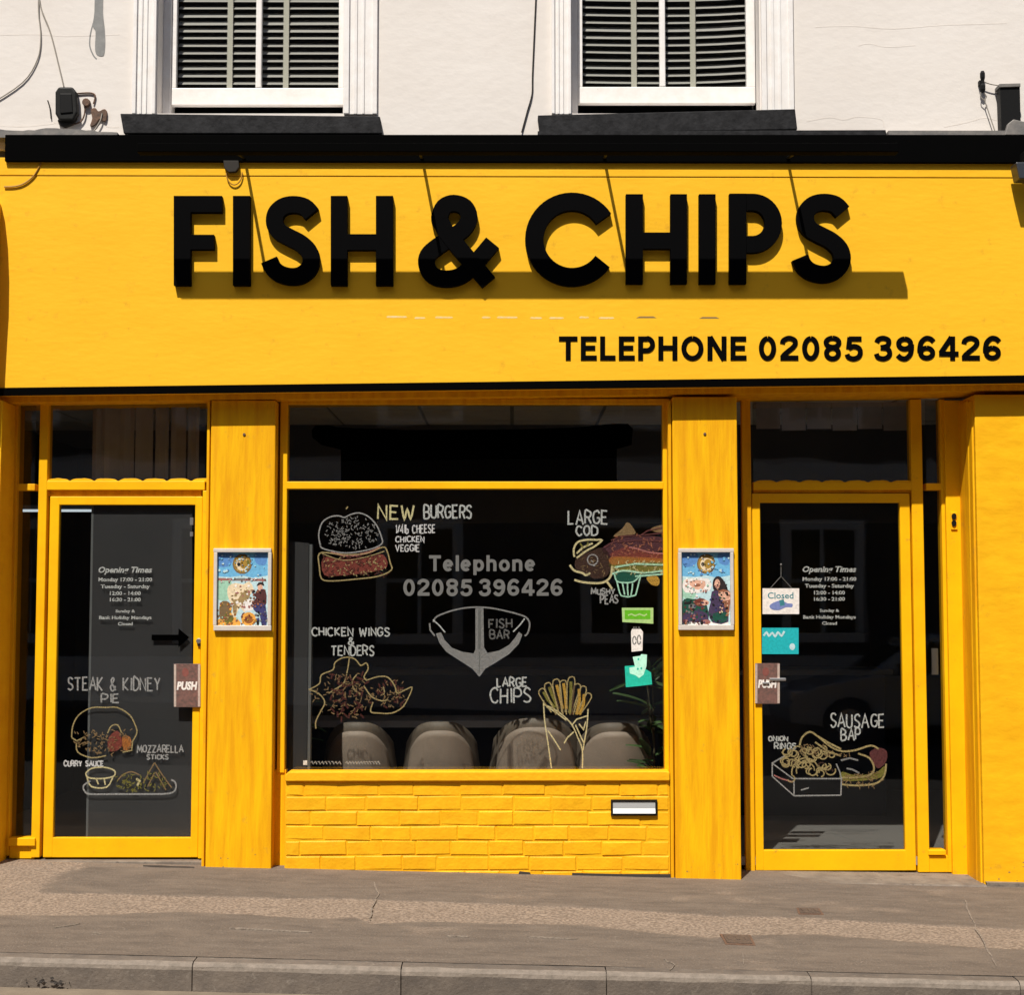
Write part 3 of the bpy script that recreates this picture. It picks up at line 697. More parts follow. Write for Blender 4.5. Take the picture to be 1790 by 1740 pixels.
pane((1332, 1578, 879, 1487), DR+.028, rd_)
s_ = MB()
s_.pbox(1333, 1345, 1193, 1197, DR-.02, DR-.008); s_.pbox(1345, 1374, 1186, 1191, DR-.02, DR-.008); s_.build('lever_handle', M['steel'], rd_, bevel=.003)
s_ = MB(); s_.pbox(1629, 1640, 1134, 1180, DR+.075, DR+.09); s_.build('latch_plate', M['steel'], rs)
frame_obj('light_block_board', [(1300, 1662, 1494, 1536)], DR+.093, DR+.11, M['timber'], rs); frame_obj('light_block_board', [(2, 362, 1474, 1512)], DL+.093, DL+.11, M['timber'], ls)  # boards added behind the joinery to block light leaking at the bottom
for a, b in ((1594, 1600), (1315, 1320)): frame_obj('light_block_strip', [(a, b, 863, 1530)], DR+.058, DR+.07, M['blackmetal'], rs)  # black strips added behind the door gaps to keep interior light out
for a, b in ((76, 82), (349, 352)): frame_obj('light_block_strip', [(a, b, 868, 1505)], DL+.058, DL+.07, M['blackmetal'], ls)
# bell push on the right jamb
bp_ = thing('bell_push', 'small black two-button bell push on the right door jamb', 'bell', (W(1666, 910, .285)[0], .27, W(1666, 925, .285)[1]))
MB().pprism([(1662, 896), (1673, 896), (1674, 926), (1663, 926)], .275, .2855).build('plate', M['door'], bp_, bevel=.002)
for yy in (903, 915): MB().pprism(arc(1668, yy, 4.2, 5.5, 0, 330, 11), .267, .276).build('button', M['blackmetal'], bp_)

# display window
wf = frame_obj('shop_window', [(500.5, 1159.5, 842, 855)], WN-.004, WN+.085, M['door'], label='large display window covered in painted menu drawings')
frame_obj('jamb', [(487, 500, 700, 1352)], WN, WN+.09, M['door'], wf); frame_obj('jamb', [(1160, 1172, 697, 1352)], WN, WN+.09, M['door'], wf)
frame_obj('head', [(500.5, 1159.5, 697, 707)], WN+.002, WN+.09, M['timber'], wf)
pane((500, 1160, 706, 842), WN+.032, wf); pane((500, 1160, 855, 1350), WN+.032, wf)
GL_ = WN+.032
# black out vinyl stuck over the fan light
bf = thing('blackout_film', 'uneven black film patch covering the small window over the display window', 'window film', (W(820, 843, WN)[0], WN-.006, W(820, 843, WN)[1]))
outl = [(546, 765), (545, 752), (552, 744), (570, 743), (595, 748), (720, 752), (900, 751), (1000, 748), (1070, 741), (1098, 741), (1106, 750), (1104, 778), (1078, 785), (1078, 841), (596, 841), (596, 786), (562, 778)]
MB().pprism(outl, GL_-.0025, GL_-.0004).build('film', M['blackfilm'], bf)

frame_obj('gap_filler_board', [(474, 499, 1346, 1536)], .11, .19, M['timber'], wf); frame_obj('gap_filler_board', [(1160, 1180, 1346, 1536)], .11, .19, M['timber'], wf)  # fillers added behind the riser ends to hide light from inside
# stall riser: painted bricks with recessed joints
xa, xb, zb_, zt_ = RC(498, 1171, 1372, 1530, .02)
zt_ = W(830, 1366, .02)[1]
s_ = MB(); s_.box(xa, xb, .0195, .20, -.12, zt_+.03); riser = s_.build('stall_riser', M['brick'], bld)
ro = Vector(riser['o0'])
def brick_mesh(L, H, seed):
    rnd = random.Random(seed); m_ = MB(); x0, x1, z0, z1 = -L/2, L/2, -H/2, H/2; e = .007
    j = lambda s=.003: rnd.uniform(-s, s)
    o4 = [(x0+j(), .0, z0+j(.002)), (x1+j(), .0, z0+j(.002)), (x1+j(), .0, z1+j(.002)), (x0+j(), .0, z1+j(.002))]
    bk = [(a, .018, b) for a, _, b in o4]
    i4 = [(x0+e+j(), -.004+j(.0015), z0+e+j()), (x1-e+j(), -.004+j(.0015), z0+e+j()), (x1-e+j(), -.004+j(.0015), z1-e+j()), (x0+e+j(), -.004+j(.0015), z1-e+j())]
    md = [(0+j(.03), -.005+j(.0015), z0+e), (0+j(.03), -.005+j(.0015), z1-e)]
    m_.add(o4+bk+i4+md, [(8, 12, 13, 11), (12, 9, 10, 13), (0, 1, 9, 12, 8), (1, 2, 10, 9), (2, 3, 11, 13, 10), (3, 0, 8, 11), (0, 4, 5, 1), (1, 5, 6, 2), (2, 6, 7, 3), (3, 7, 4, 0)])
    me = bpy.data.meshes.new('brick'); me.from_pydata(m_.v, [], m_.f); me.materials.append(M['brick']); me.update(); return me
CH = (zt_-W(830, 1523, .02)[1])/6; BL = .236
variants = {}
def brick(x0, x1, z0, z1):
    L = round(x1-x0, 3); k = (L, random.randrange(4))
    if k not in variants: variants[k] = brick_mesh(L-random.uniform(.001, .006), z1-z0-random.uniform(.002, .006), hash(k) % 999)
    o = bpy.data.objects.new('brick', variants[k]); COL.objects.link(o); o.parent = riser
    o.location = Vector(((x0+x1)/2, .0195+random.uniform(-.0022, .0022), (z0+z1)/2+random.uniform(-.003, .003)))-ro
    o.rotation_euler = (random.uniform(-.025, .025), random.uniform(-.012, .012), random.uniform(-.006, .006))
for c in range(7):
    z1 = zt_-c*CH; z0 = z1-CH; x = xa+.004
    f = (.45, 1.0, .62, .95, .36, .88, .5)[c]*BL
    while x < xb-.02:
        e = min(x+f, xb-.004)
        if xb-e < .05: e = xb-.004
        brick(x, e, z0, z1); x = e; f = BL*random.choice((.86, .95, 1, 1, 1.06, 1.16, 1.3))
mb = MB(); mb.pprism([(498, 1356), (504, 1350), (1160, 1349), (1171, 1350), (1171, 1366), (498, 1367)], -.004, .12); mb.build('sill_ledge', M['brick'], riser, bevel=.007, seg=3)
# metal letter plate on the riser
lp = thing('letter_plate', 'shiny steel letter plate set in the yellow brickwork', 'letter plate', (W(1108, 1425, 0)[0], 0, W(1108, 1426, 0)[1]))
frame_obj('surround', [(1068, 1149, 1399, 1402), (1068, 1149, 1423, 1427), (1068, 1071, 1402, 1423), (1146, 1149, 1402, 1423)], .0, .03, M['blackmetal'], lp, bevel=.001)
s_ = MB(); a, b, c, d = RC(1071.5, 1145.5, 1402.5, 1422.5, .004)
mz = c+(d-c)*.42
s_.add([(a, .006, d), (b, .006, d), (b, .003, mz), (a, .003, mz), (b, -.010, c), (a, -.010, c), (a, .02, c), (b, .02, c)], [(0, 3, 2, 1), (3, 5, 4, 2), (5, 6, 7, 4)])
s_.build('flap', mat('satin_aluminium', (.46, .47, .47), .5, metal=.35), lp)
# chips and scuffs in the paint
def chips(n, x0, x1, y0, y1, yf, m, seed, r=1.6):
    rnd = random.Random(seed); s2 = MB()
    for _ in range(n):
        cx = rnd.uniform(x0, x1); cy = y1-(y1-y0)*rnd.random()**2.2; k = r*rnd.uniform(.4, 1.5)
        s2.pprism([(cx+k*rnd.uniform(.6, 1.6)*math.cos(t), cy+k*rnd.uniform(.5, 1.2)*math.sin(t)) for t in (0, 1.1, 2.2, 3.3, 4.4, 5.4)], yf-.0006, yf+.002)
    o = s2.build('paint_chips', m, bld); o['kind'] = 'stuff'
M['chip'] = mat('bare_brown_patch', (.30, .17, .05), .9, (.20, .13, .07), 60); M['scuff'] = mat('ochre_scuff', (.62, .31, .01), .7, (.55, .28, .02), 40)
chips(9, 372, 476, 1490, 1526, 0, M['chip'], 1, 1.1); chips(9, 1184, 1290, 1508, 1543, 0, M['chip'], 2, 1.1)
chips(10, 1722, 1790, 1505, 1548, 0, M['chip'], 5, 1.2)
# solid dark slivers painted as the shade in broken gaps under the bottom bricks
for pts in ([(748, 1525), (790, 1526), (792, 1531), (770, 1533), (750, 1530)], [(838, 1527), (872, 1528), (870, 1533), (840, 1532)], [(908, 1524), (926, 1526), (930, 1533), (905, 1533)], [(1000, 1527), (1090, 1529), (1172, 1529), (1172, 1536), (1100, 1535), (1000, 1533)]):
    MB().pprism(pts, .012, .02).build('gap', M['darkcrack'], riser)
# rubble and dirt along the wall foot
s_ = MB()
for i in range(150):
    px = random.choice([random.uniform(500, 1175), random.uniform(760, 1175), random.uniform(1320, 1700), random.uniform(70, 360)])
    x = W(px, 1530, 0)[0]; y = random.uniform(-.05, .01); 
    if px > 1300: y -= .13
    r_ = random.uniform(.003, .010); z = gz(x, y)
    p = [(x+r_*random.uniform(.5, 1.3)*math.cos(k*2.1), y+r_*math.sin(k*2.1), z) for k in range(3)]
    s_.add(p+[(x, y, z+r_*random.uniform(.5, 1.0))], [(0, 1, 3), (1, 2, 3), (2, 0, 3)])
s_.build('debris', M['stone'], kind='stuff', label='crumbs of mortar and grit along the foot of the shop front')

# steps
xa, xb = W(1300, 1540, .1)[0], W(1712, 1540, .1)[0]
s_ = MB(); zt = W(1500, 1524, DR)[1]
tilt = lambda x: zt+SLOPE*.55*(x-1.8)
ysf = -.055
vs = []
N = 14
for k in range(N+1):
    x = xa+(xb-xa)*k/N; wv = .008*noise.noise(Vector((x*4, 1, 1)))
    for y, z in ((ysf+wv, gz(x, 0)-.08), (ysf+wv, tilt(x)-.020+wv*.5), (ysf+.018+wv, tilt(x)-.006), (DR+.12, tilt(x))): vs.append((x, y, z))
fs = [(k*4+j, k*4+j+1, (k+1)*4+j+1, (k+1)*4+j) for k in range(N) for j in range(3)]
fs = [f[::-1] for f in fs]
s_.add(vs, fs); s_.add([vs[0], vs[1], vs[2], vs[3], (xa, DR+.12, -.3)], [(0, 1, 2, 3, 4)]); s_.add([vs[-4], vs[-3], vs[-2], vs[-1], (xb, DR+.12, -.3)], [(4, 3, 2, 1, 0)])
s_.build('doorstep', M['stone'], bld)
s_ = MB(); x0 = xb+.004; vs = []
for k in range(9):
    x = x0+(5.5-x0)*k/8; wv = .01*noise.noise(Vector((x*5, 2, 1)))
    for y, z in ((-.03+wv, gz(x, 0)-.06), (-.03+wv, gz(x, 0)+.024), (.02, gz(x, 0)+.030)): vs.append((x, y, z))
s_.add(vs, [(k*3+j+1, k*3+j, (k+1)*3+j, (k+1)*3+j+1) for k in range(8) for j in range(2)])
s_.build('plinth', M['stone'], bld)

# corbel brackets at the ends of the fascia
def corbel(x0, x1, label):
    prof = [(-.10, 3.95), (-.18, 3.97), (-.25, 3.90), (-.285, 3.75), (-.29, 3.55), (-.27, 3.35), (-.25, 3.1), (-.235, 2.66), (-.10, 2.64)]
    s2 = MB(); n = len(prof)
    s2.add([(x, y, z) for x in (x0, x1) for y, z in prof], [tuple(range(n)), tuple(range(2*n-1, n-1, -1))]+[(i, n+i, n+(i+1) % n, (i+1) % n) for i in range(n)])
    return s2.build('corbel', M['timber'], bld, bevel=.01)
corbel(W(-80, 400, FAS)[0], W(1.5, 400, FAS)[0], '')
# ================================================================== SIGNS
LF, LB = FAS-.042, FAS+.001
sx, sz = W(895, 500, FAS)
sign = thing('shop_sign', 'large raised black letters reading FISH & CHIPS across the yellow fascia', 'sign', (sx, FAS, sz))
def letter(parts):
    s2 = MB()
    for p in parts: p(s2)
    return s2.build('letter', M['blackletter'], sign, bevel=.0015)
Pz = lambda pts: (lambda s2: s2.pprism(pts, LF, LB))
Rb = lambda pts, wd, off=0: (lambda s2: s2.pribbon(pts, wd, LF-off, LB))
letter([Pz([(303.5, 342), (388, 342), (388, 371), (333, 371), (333, 410), (374, 410), (374, 436), (333, 436), (333, 499), (303.5, 499)])])
letter([Pz([(407, 342), (437, 342), (437, 499), (407, 499)])])
SS = [(545, 374), (532, 361), (512, 357), (494, 361), (482, 373), (480, 390), (488, 404), (505, 414), (524, 424), (539, 438), (544, 455), (538, 471), (524, 481), (507, 483), (489, 478), (477, 468), (470, 454)]
letter([Rb(smooth(SS, 4), 30)])
letter([Pz([(578, 342), (607, 342), (607, 409), (657, 409), (657, 342), (687, 342), (687, 499), (657, 499), (657, 437), (607, 437), (607, 499), (578, 499)])])
letter([Rb(smooth([(772, 391), (768, 380), (776, 361), (793, 354.5), (812, 361), (820, 378), (813, 396), (795, 411), (765, 430), (748, 446), (746, 464), (757, 481), (780, 487), (806, 481), (830, 460), (861, 424)], 4), 29),
        Rb([(771.5, 389), (779, 404), (800, 430), (854, 493)], 29, .003)])
letter([Rb(arc(1000, 418, 66, 66, 33, 324, 40), 32)])
letter([Pz([(1094, 339), (1124, 339), (1124, 406), (1172, 406), (1172, 339), (1201, 339), (1201, 496), (1172, 496), (1172, 435), (1124, 435), (1124, 496), (1094, 496)])])
letter([Pz([(1222, 339), (1251, 339), (1251, 496), (1222, 496)])])
letter([Pz([(1275, 338), (1304.8, 338), (1304.8, 496), (1275, 496)]), Rb([(1305, 353), (1316, 353)]+arc(1316, 390, 36, 37, 88, -88, 18)+[(1316, 427), (1305, 427)], 30)])
letter([Rb(smooth([(a+928.5, b-4) for a, b in SS], 4), 30)])
# flat telephone lettering
tt = thing('telephone_lettering', 'black flat lettering TELEPHONE 02085 396426 low on the yellow fascia', 'lettering', (W(1364, 630, FAS)[0], FAS, W(1364, 630, FAS)[1]))
for body, a, b in (('TELEPHONE', 977, 1305), ('02085', 1325, 1509), ('396426', 1528, 1751)): grot(MB(), body, a, b, 588, 630, FAS-.004, FAS+.001).build('word', M['blackletter'], tt)
# pale flecks left where older small lettering was painted out
M['remnant'] = mat('pale_remnant', (.80, .62, .30), .7, (.86, .54, .12), 60)
for a, b, c in ((675, 712, 554), (724, 744, 556), (760, 792, 555), (842, 858, 555), (868, 905, 555), (926, 948, 556), (960, 986, 556), (1012, 1030, 555), (1046, 1074, 556)):
    MB().pprism([(a, c), (a+3, c-2), (b-2, c-1.5), (b, c+.5), (b-4, c+1.5), (a+2, c+1.5)], FAS-.0006, FAS+.002).build('paint_remnant', M['remnant'], bld)
for a, b, c in ((1112, 1148, 556), (1222, 1258, 557)):
    MB().pprism([(a, c), (a+6, c-3), (b-6, c-3), (b, c), (b-6, c), (a+6, c)], FAS-.0006, FAS+.002).build('paint_remnant', M['scuffdark'], bld)
# slim black trough light on four rods, held clear of the fascia by the cornice
TY, TZ = FAS-.43, 4.145
tx0 = W(313, 500, FAS)[0]-.34*.43; tx1 = W(1583, 500, FAS)[0]-.34*.43
tl = thing('trough_light', 'slim black trough light on rods along the black cornice above the letters', 'light', ((tx0+tx1)/2, FAS, TZ))
s_ = MB(); s_.box(tx0, tx1, TY-.04, TY+.035, TZ-.016, TZ+.036); s_.build('trough', M['black'], tl, bevel=.004)
for px in (428, 738, 1056, 1376):
    xx = W(px, 283, FAS)[0]+.0
    MB().tube([(xx, COR+.001, 4.225), (xx, TY+.03, TZ+.015)], .0095, 8).build('rod', M['blackmetal'], tl)
# small cable junction with a loop below the cornice
cj = thing('cable_junction', 'small dark cable junction with a loop of wire under the cornice above FISH', 'cable fitting', (W(405, 300, FAS)[0], FAS, W(405, 302, FAS)[1]))
MB().pprism([(390, 280), (417, 280), (418, 292), (412, 300), (400, 301), (392, 294)], FAS-.03, FAS).build('box', M['cabledark'], cj, bevel=.004)
MB().tube([(*[W(a, b, FAS)[0]], FAS-.012, W(a, b, FAS)[1]) for a, b in arc(410, 302, 14, 22, 180, 360, 12)], .004, 5).build('wire_loop', M['yellowcable'], cj)
cw = [(75, 280), (62, 305), (45, 320), (28, 326), (8, 327)]
MB().tube([(W(a, b, FAS)[0], FAS-.008, W(a, b, FAS)[1]) for a, b in smooth(cw, 4)], .005, 5).build('hanging_cable', M['yellowcable'], label='short dark cable drooping over the left end of the yellow fascia', category='cable')

# ------------------------------------------------------------------ fittings on the white wall
ab = thing('alarm_box', 'black rounded cable box on the white wall left of the sash windows', 'box', (W(115, 210, 0)[0], 0, W(115, 212, 0)[1]))
o_ = MB().pprism([(96, 160), (102, 151), (126, 151), (133, 160), (135, 196), (128, 210), (103, 210), (96, 198)], -.055, .0).build('case', mat('black_plastic', (.010, .010, .009), .5, (.016, .016, .015), 30, spec=.2), ab, bevel=.012, seg=3)
MB().pprism([(104, 163), (125, 163), (127, 196), (105, 198)], -.062, -.054).build('cover', M['blackmetal'], ab, bevel=.006)
MB().pprism([(100, 209), (122, 209), (134, 205), (128, 216), (112, 222), (103, 218)], -.03, .0).build('gland', M['cabledark'], ab, bevel=.004)
def wire(pts, r_, name, m, label=None, parent=None, y=-.008, n=5):
    p = [(W(a, b, 0)[0], y, W(a, b, 0)[1]) for a, b in smooth(pts, 4)]
    s2 = MB().tube(p, r_, n)
    return s2.build(name, m, parent) if parent is not None else s2.build(name, m, label=label, category='cable')
wire([(66, -40), (71, 10), (88, 55), (102, 110), (112, 152)], .0045, 'cable', M['cable'], 'grey cable running down the white wall into the black cable box')
wire([(69, -40), (68, 20), (72, 65), (66, 105), (40, 145), (-20, 185)], .004, 'cable', M['cable'], 'thin grey cable curving down the white wall towards its left edge')
wire([(938, -30), (934, 60), (931, 130), (930, 165), (922, 195), (912, 232)], .0045, 'cable', M['cabledark'], 'thin dark cable hanging beside the second sash window surround')
rb = thing('rusty_bracket', 'rusty old wire brackets beside the black cable box', 'bracket', (W(165, 225, 0)[0], 0, W(165, 228, 0)[1]))
wire([(136, 164), (158, 163), (167, 168), (164, 182)], .005, 'wire', M['rust'], None, rb)
MB().pprism(arc(150, 178, 7, 7, 0, 330, 10), -.03, .0).build('peg', M['rust'], rb, bevel=.003)
wire([(150, 184), (149, 200), (142, 214), (122, 220)], .005, 'wire', M['rust'], None, rb, -.015)
MB().pprism(smooth([(158, 192), (166, 188), (172, 194), (182, 190), (187, 196), (184, 212), (174, 208), (166, 218), (157, 220), (161, 206)], 3, True), -.016, .0).build('rust_lump', M['rust'], rb, bevel=.003)
wire([(180, 200), (176, 215), (165, 232)], .0045, 'wire', M['cable'], None, rb, -.02)
wire([(84, 176), (88, 190), (90, 208)], .004, 'wire', M['cabledark'], None, rb)
# post and insulator at the right hand end
po = thing('post_bracket', 'short black post rising from the black cornice by the right edge', 'post', (W(1768, 235, 0)[0], -.05, zc1))
MB().pprism([(1748, 151), (1783, 150), (1785, 236), (1751, 236)], -.09, -.02).build('post', M['blackmetal'], po, bevel=.003)
MB().pprism([(1747, 146), (1784, 145), (1784, 151), (1747, 152)], -.1, -.01).build('cap', M['lead'], po, bevel=.002)
MB().pprism([(1762, 216), (1772, 208), (1800, 214), (1810, 236), (1756, 236)], -.12, -.088).build('mortar_fillet', M['lead'], po, bevel=.005)
ins = thing('wire_insulator', 'little black insulator with a thin wire on the white wall near the post', 'insulator', (W(1715, 164, 0)[0], 0, W(1715, 165, 0)[1]))
for a, b, r_ in ((127, 143, 4.5), (143, 151, 3), (149, 164, 5)):
    x, z0 = W(1715, b, 0); z1 = W(1715, a, 0)[1]
    MB().lathe((x, -.03, z0), [(r_*.7/294, 0), (r_/294, (z1-z0)*.3), (r_/294, (z1-z0)*.75), (r_*.6/294, z1-z0)], 10).build('bead', M['blackmetal'], ins)
MB().pbox(1712, 1716, 140, 148, -.03, .002).build('peg', M['blackmetal'], ins)
wire([(1717, 164), (1722, 172), (1719, 178), (1726, 200), (1738, 236)], .0035, 'wire', M['cable'], None, ins, -.03)
wire([(1712, 164), (1712, 172), (1718, 178)], .003, 'wire', M['cable'], None, ins, -.03)
wire([(1718, 146), (1730, 150), (1748, 153)], .0035, 'wire', M['cable'], None, ins, -.03)
# lamp hanging off the cornice at the right edge of the frame
fl_ = thing('flood_light', 'dark flood light hanging under the black cornice at the right edge', 'light', (W(1790, 300, FAS)[0], FAS-.1, W(1790, 310, FAS)[1]))
MB().pprism([(1776, 283), (1815, 283), (1815, 312), (1782, 312)], FAS-.16, FAS-.05).build('body', mat('grey_lamp_body', (.03, .035, .045), .4), fl_, bevel=.006)
MB().pbox(1792, 1800, 262, 284, FAS-.12, FAS-.02).build('bracket', M['blackmetal'], fl_)
# ------------------------------------------------------------------ posters in frames on the pilasters
def poster(x0, x1, y0, y1, label, art, grp='framed posters on the pilasters'):
    yb = 0.0; a, b, c, d = RC(x0, x1, y0, y1, -.02)
    p = thing('framed_poster', label, 'poster', ((a+b)/2, 0, c), grp)
    frame_obj('frame', [(x0, x1, y0, y0+7), (x0, x1, y1-9, y1), (x0, x0+6, y0+7, y1-9), (x1-6, x1, y0+7, y1-9)], -.026, -.001, M['posterframe'], p, bevel=.003)
    names = ['sky', 'skypale', 'blue', 'gold', 'horse', 'horsedark', 'coat', 'navy', 'hair', 'skin', 'barrel', 'purple', 'paper', 'pink', 'orange', 'red', 'darkgreen', 'ink', 'olive', 'tan', 'wood', 'mint', 'grey']
    mats = [C[n] for n in names]; s2 = MB(); n_ = [0]
    def P(col, pts, closed=True, sm=0):
        n_[0] += 1; s2.mi = names.index(col); q = [(x0+u*(x1-x0), y0+v*(y1-y0)) for u, v in pts]
        if sm: q = smooth(q, sm, True)
        s2.pprism(q, -.0040-n_[0]*.000014, -.001)
    art(P)
    s2.build('poster_print', mats, p)
M['posterframe'] = mat('aluminium_frame', (.62, .56, .50), .45, (.55, .50, .45), 30)
def E_(cx, cy, rx, ry, n=14, a0=0, a1=360): return [(cx+rx*math.cos(R(a0+(a1-a0)*k/n)), cy+ry*math.sin(R(a0+(a1-a0)*k/n))) for k in range(n)]
def backdrop(P):
    P('skypale', [(.04, .03), (.96, .03), (.96, .97), (.04, .97)])
    P('sky', [(.06, .05), (.94, .05), (.94, .33), (.7, .36), (.5, .33), (.3, .35), (.06, .34)])
    P('blue', [(.08, .06), (.34, .06), (.3, .2), (.1, .22)], sm=3); P('blue', [(.72, .06), (.92, .06), (.9, .2), (.74, .18)], sm=3)
    P('tan', E_(.5, .19, .17, .125)); P('gold', E_(.5, .19, .145, .105)); P('horse', E_(.5, .195, .11, .08)); P('gold', E_(.53, .19, .07, .06)); P('ink', E_(.44, .195, .03, .025)); P('olive', E_(.6, .17, .025, .03))
    P('mint', [(.06, .40), (.3, .38), (.3, .6), (.08, .62)], sm=3)
def dabs(P, n, x0, x1, y0, y1, cols, r=.018, seed=3):
    rnd = random.Random(seed)
    for _ in range(n):
        cx, cy = rnd.uniform(x0, x1), rnd.uniform(y0, y1); a = rnd.uniform(0, 3.1); k = rnd.uniform(.4, 1.3)
        P(rnd.choice(cols), [(cx+r*k*math.cos(a+t)*rnd.uniform(.7, 1.3), cy+r*.7*k*math.sin(a+t)*rnd.uniform(.6, 1.3)) for t in (0, 1.3, 2.6, 3.9, 5.2)])
def artL(P):
    backdrop(P)
    P('pink', [(.08, .36), (.9, .37), (.92, .40), (.08, .39)]); P('grey', [(.35, .365), (.55, .36), (.55, .385), (.35, .39)])
    P('horse', [(.26, .46), (.38, .42), (.52, .44), (.62, .40), (.70, .50), (.62, .58), (.60, .70), (.54, .78), (.46, .72), (.40, .80), (.34, .92), (.27, .93), (.34, .74), (.27, .62), (.24, .54)], sm=2)
    P('horsedark', [(.44, .60), (.58, .50), (.64, .56), (.56, .66), (.46, .68)], sm=3); P('horsedark', [(.34, .66), (.40, .68), (.40, .80), (.34, .78)], sm=2)
    P('barrel', [(.08, .86), (.4, .84), (.46, .96), (.08, .96)], sm=2); P('tan', [(.12, .66), (.28, .66), (.3, .84), (.12, .86)], sm=3); P('olive', [(.2, .80), (.34, .82), (.32, .9), (.2, .9)], sm=2)
    P('paper', [(.52, .64), (.68, .62), (.7, .74), (.54, .76)], sm=2)
    P('coat', [(.62, .50), (.72, .55), (.76, .50), (.90, .50), (.92, .66), (.86, .72), (.72, .70), (.66, .66), (.74, .60)], sm=2)
    P('navy', [(.68, .70), (.90, .68), (.92, .95), (.84, .95), (.80, .80), (.74, .78)], sm=2)
    P('skin', E_(.81, .475, .045, .042)); P('hair', [(.75, .46), (.78, .415), (.86, .415), (.88, .46), (.82, .44)], sm=2)
    P('red', E_(.53, .84, .05, .06)); P('barrel', E_(.61, .86, .125, .085)); P('orange', E_(.61, .865, .08, .05)); P('ink', E_(.77, .90, .025, .045))
    dabs(P, 60, .30, .66, .44, .72, ['horse', 'horsedark', 'paper', 'tan', 'pink'], .022, 1); dabs(P, 55, .07, .42, .66, .95, ['barrel', 'olive', 'tan', 'horsedark', 'orange', 'wood', 'mint'], .02, 2)
    dabs(P, 34, .66, .90, .50, .72, ['coat', 'ink', 'wood', 'purple'], .018, 4); dabs(P, 26, .72, .92, .70, .95, ['navy', 'grey', 'ink', 'purple'], .018, 5); dabs(P, 20, .48, .74, .80, .94, ['orange', 'barrel', 'red', 'gold'], .018, 6)
    dabs(P, 40, .08, .92, .06, .33, ['sky', 'blue', 'skypale'], .022, 7); dabs(P, 22, .08, .92, .355, .41, ['pink', 'paper', 'grey', 'tan', 'skypale'], .016, 8); dabs(P, 16, .38, .62, .10, .28, ['gold', 'olive', 'horse', 'tan'], .014, 9)
def artR(P):
    backdrop(P)
    P('paper', [(.10, .38), (.54, .37), (.56, .52), (.12, .54)], sm=2); P('skin', [(.20, .40), (.48, .40), (.44, .50), (.26, .49)], sm=2); P('wood', E_(.34, .45, .06, .02))
    P('darkgreen', [(.08, .64), (.26, .62), (.5, .66), (.52, .96), (.08, .96)], sm=2); P('purple', [(.08, .82), (.3, .76), (.52, .80), (.5, .95), (.1, .94)], sm=2); P('paper', [(.1, .90), (.9, .90), (.9, .965), (.1, .965)]);
    P('red', E_(.40, .66, .12, .05)); P('skin', E_(.48, .665, .07, .035)); P('ink', [(.1, .66), (.22, .65), (.24, .68), (.1, .69)]); P('grey', E_(.25, .71, .07, .03)); P('ink', E_(.14, .91, .05, .03)); P('purple', E_(.34, .86, .12, .05)); P('pink', E_(.5, .90, .08, .03)); P('ink', E_(.42, .91, .03, .03))
    P('hair', [(.62, .40), (.68, .345), (.76, .35), (.84, .42), (.90, .53), (.82, .54), (.66, .52), (.62, .48)], sm=2)
    P('purple', [(.60, .53), (.72, .52), (.86, .62), (.90, .90), (.62, .91), (.54, .78), (.58, .66)], sm=2); P('darkgreen', [(.62, .80), (.86, .78), (.86, .90), (.66, .90)], sm=2)
    P('wood', [(.72, .52), (.92, .52), (.93, .66), (.90, .84), (.82, .70)], sm=2); P('skin', [(.72, .54), (.90, .53), (.92, .58), (.76, .60)], sm=2); P('skin', [(.74, .61), (.92, .59), (.92, .63), (.78, .64)], sm=2)
    P('skin', E_(.70, .435, .05, .06)); P('ink', E_(.88, .565, .02, .02))
    dabs(P, 80, .08, .54, .64, .95, ['darkgreen', 'purple', 'ink', 'grey', 'pink', 'wood', 'coat', 'red'], .022, 11); dabs(P, 50, .58, .88, .54, .90, ['purple', 'darkgreen', 'ink', 'navy'], .02, 12)
    dabs(P, 26, .74, .93, .54, .82, ['wood', 'skin', 'tan', 'horse'], .016, 13); dabs(P, 20, .63, .88, .37, .54, ['hair', 'ink', 'wood'], .014, 14); dabs(P, 6, .66, .73, .39, .48, ['skin', 'pink', 'horse'], .014, 19)
    dabs(P, 40, .08, .92, .06, .33, ['sky', 'blue', 'skypale'], .022, 15); dabs(P, 30, .10, .58, .37, .62, ['paper', 'skin', 'skypale', 'mint', 'pink'], .02, 16); dabs(P, 16, .38, .62, .10, .28, ['gold', 'olive', 'horse', 'tan'], .014, 17)
poster(373, 474, 959, 1103, 'framed poster of a pale horse and a man in a dark jacket, left pilaster', artL)
poster(1186, 1283, 959, 1102, 'framed poster of a long haired woman in a dark dress, right pilaster', artR)
for px, py in ((427, 760), (1232, 759)):
    x, z = W(px, py, 0); s_ = MB().lathe((0, 0, 0), [(.009, 0), (.009, .004), (.006, .006)], 10); s_.v = [(x+a, -c, z+b) for a, b, c in s_.v]
    s_.build('screw_head', M['rust'], bld)
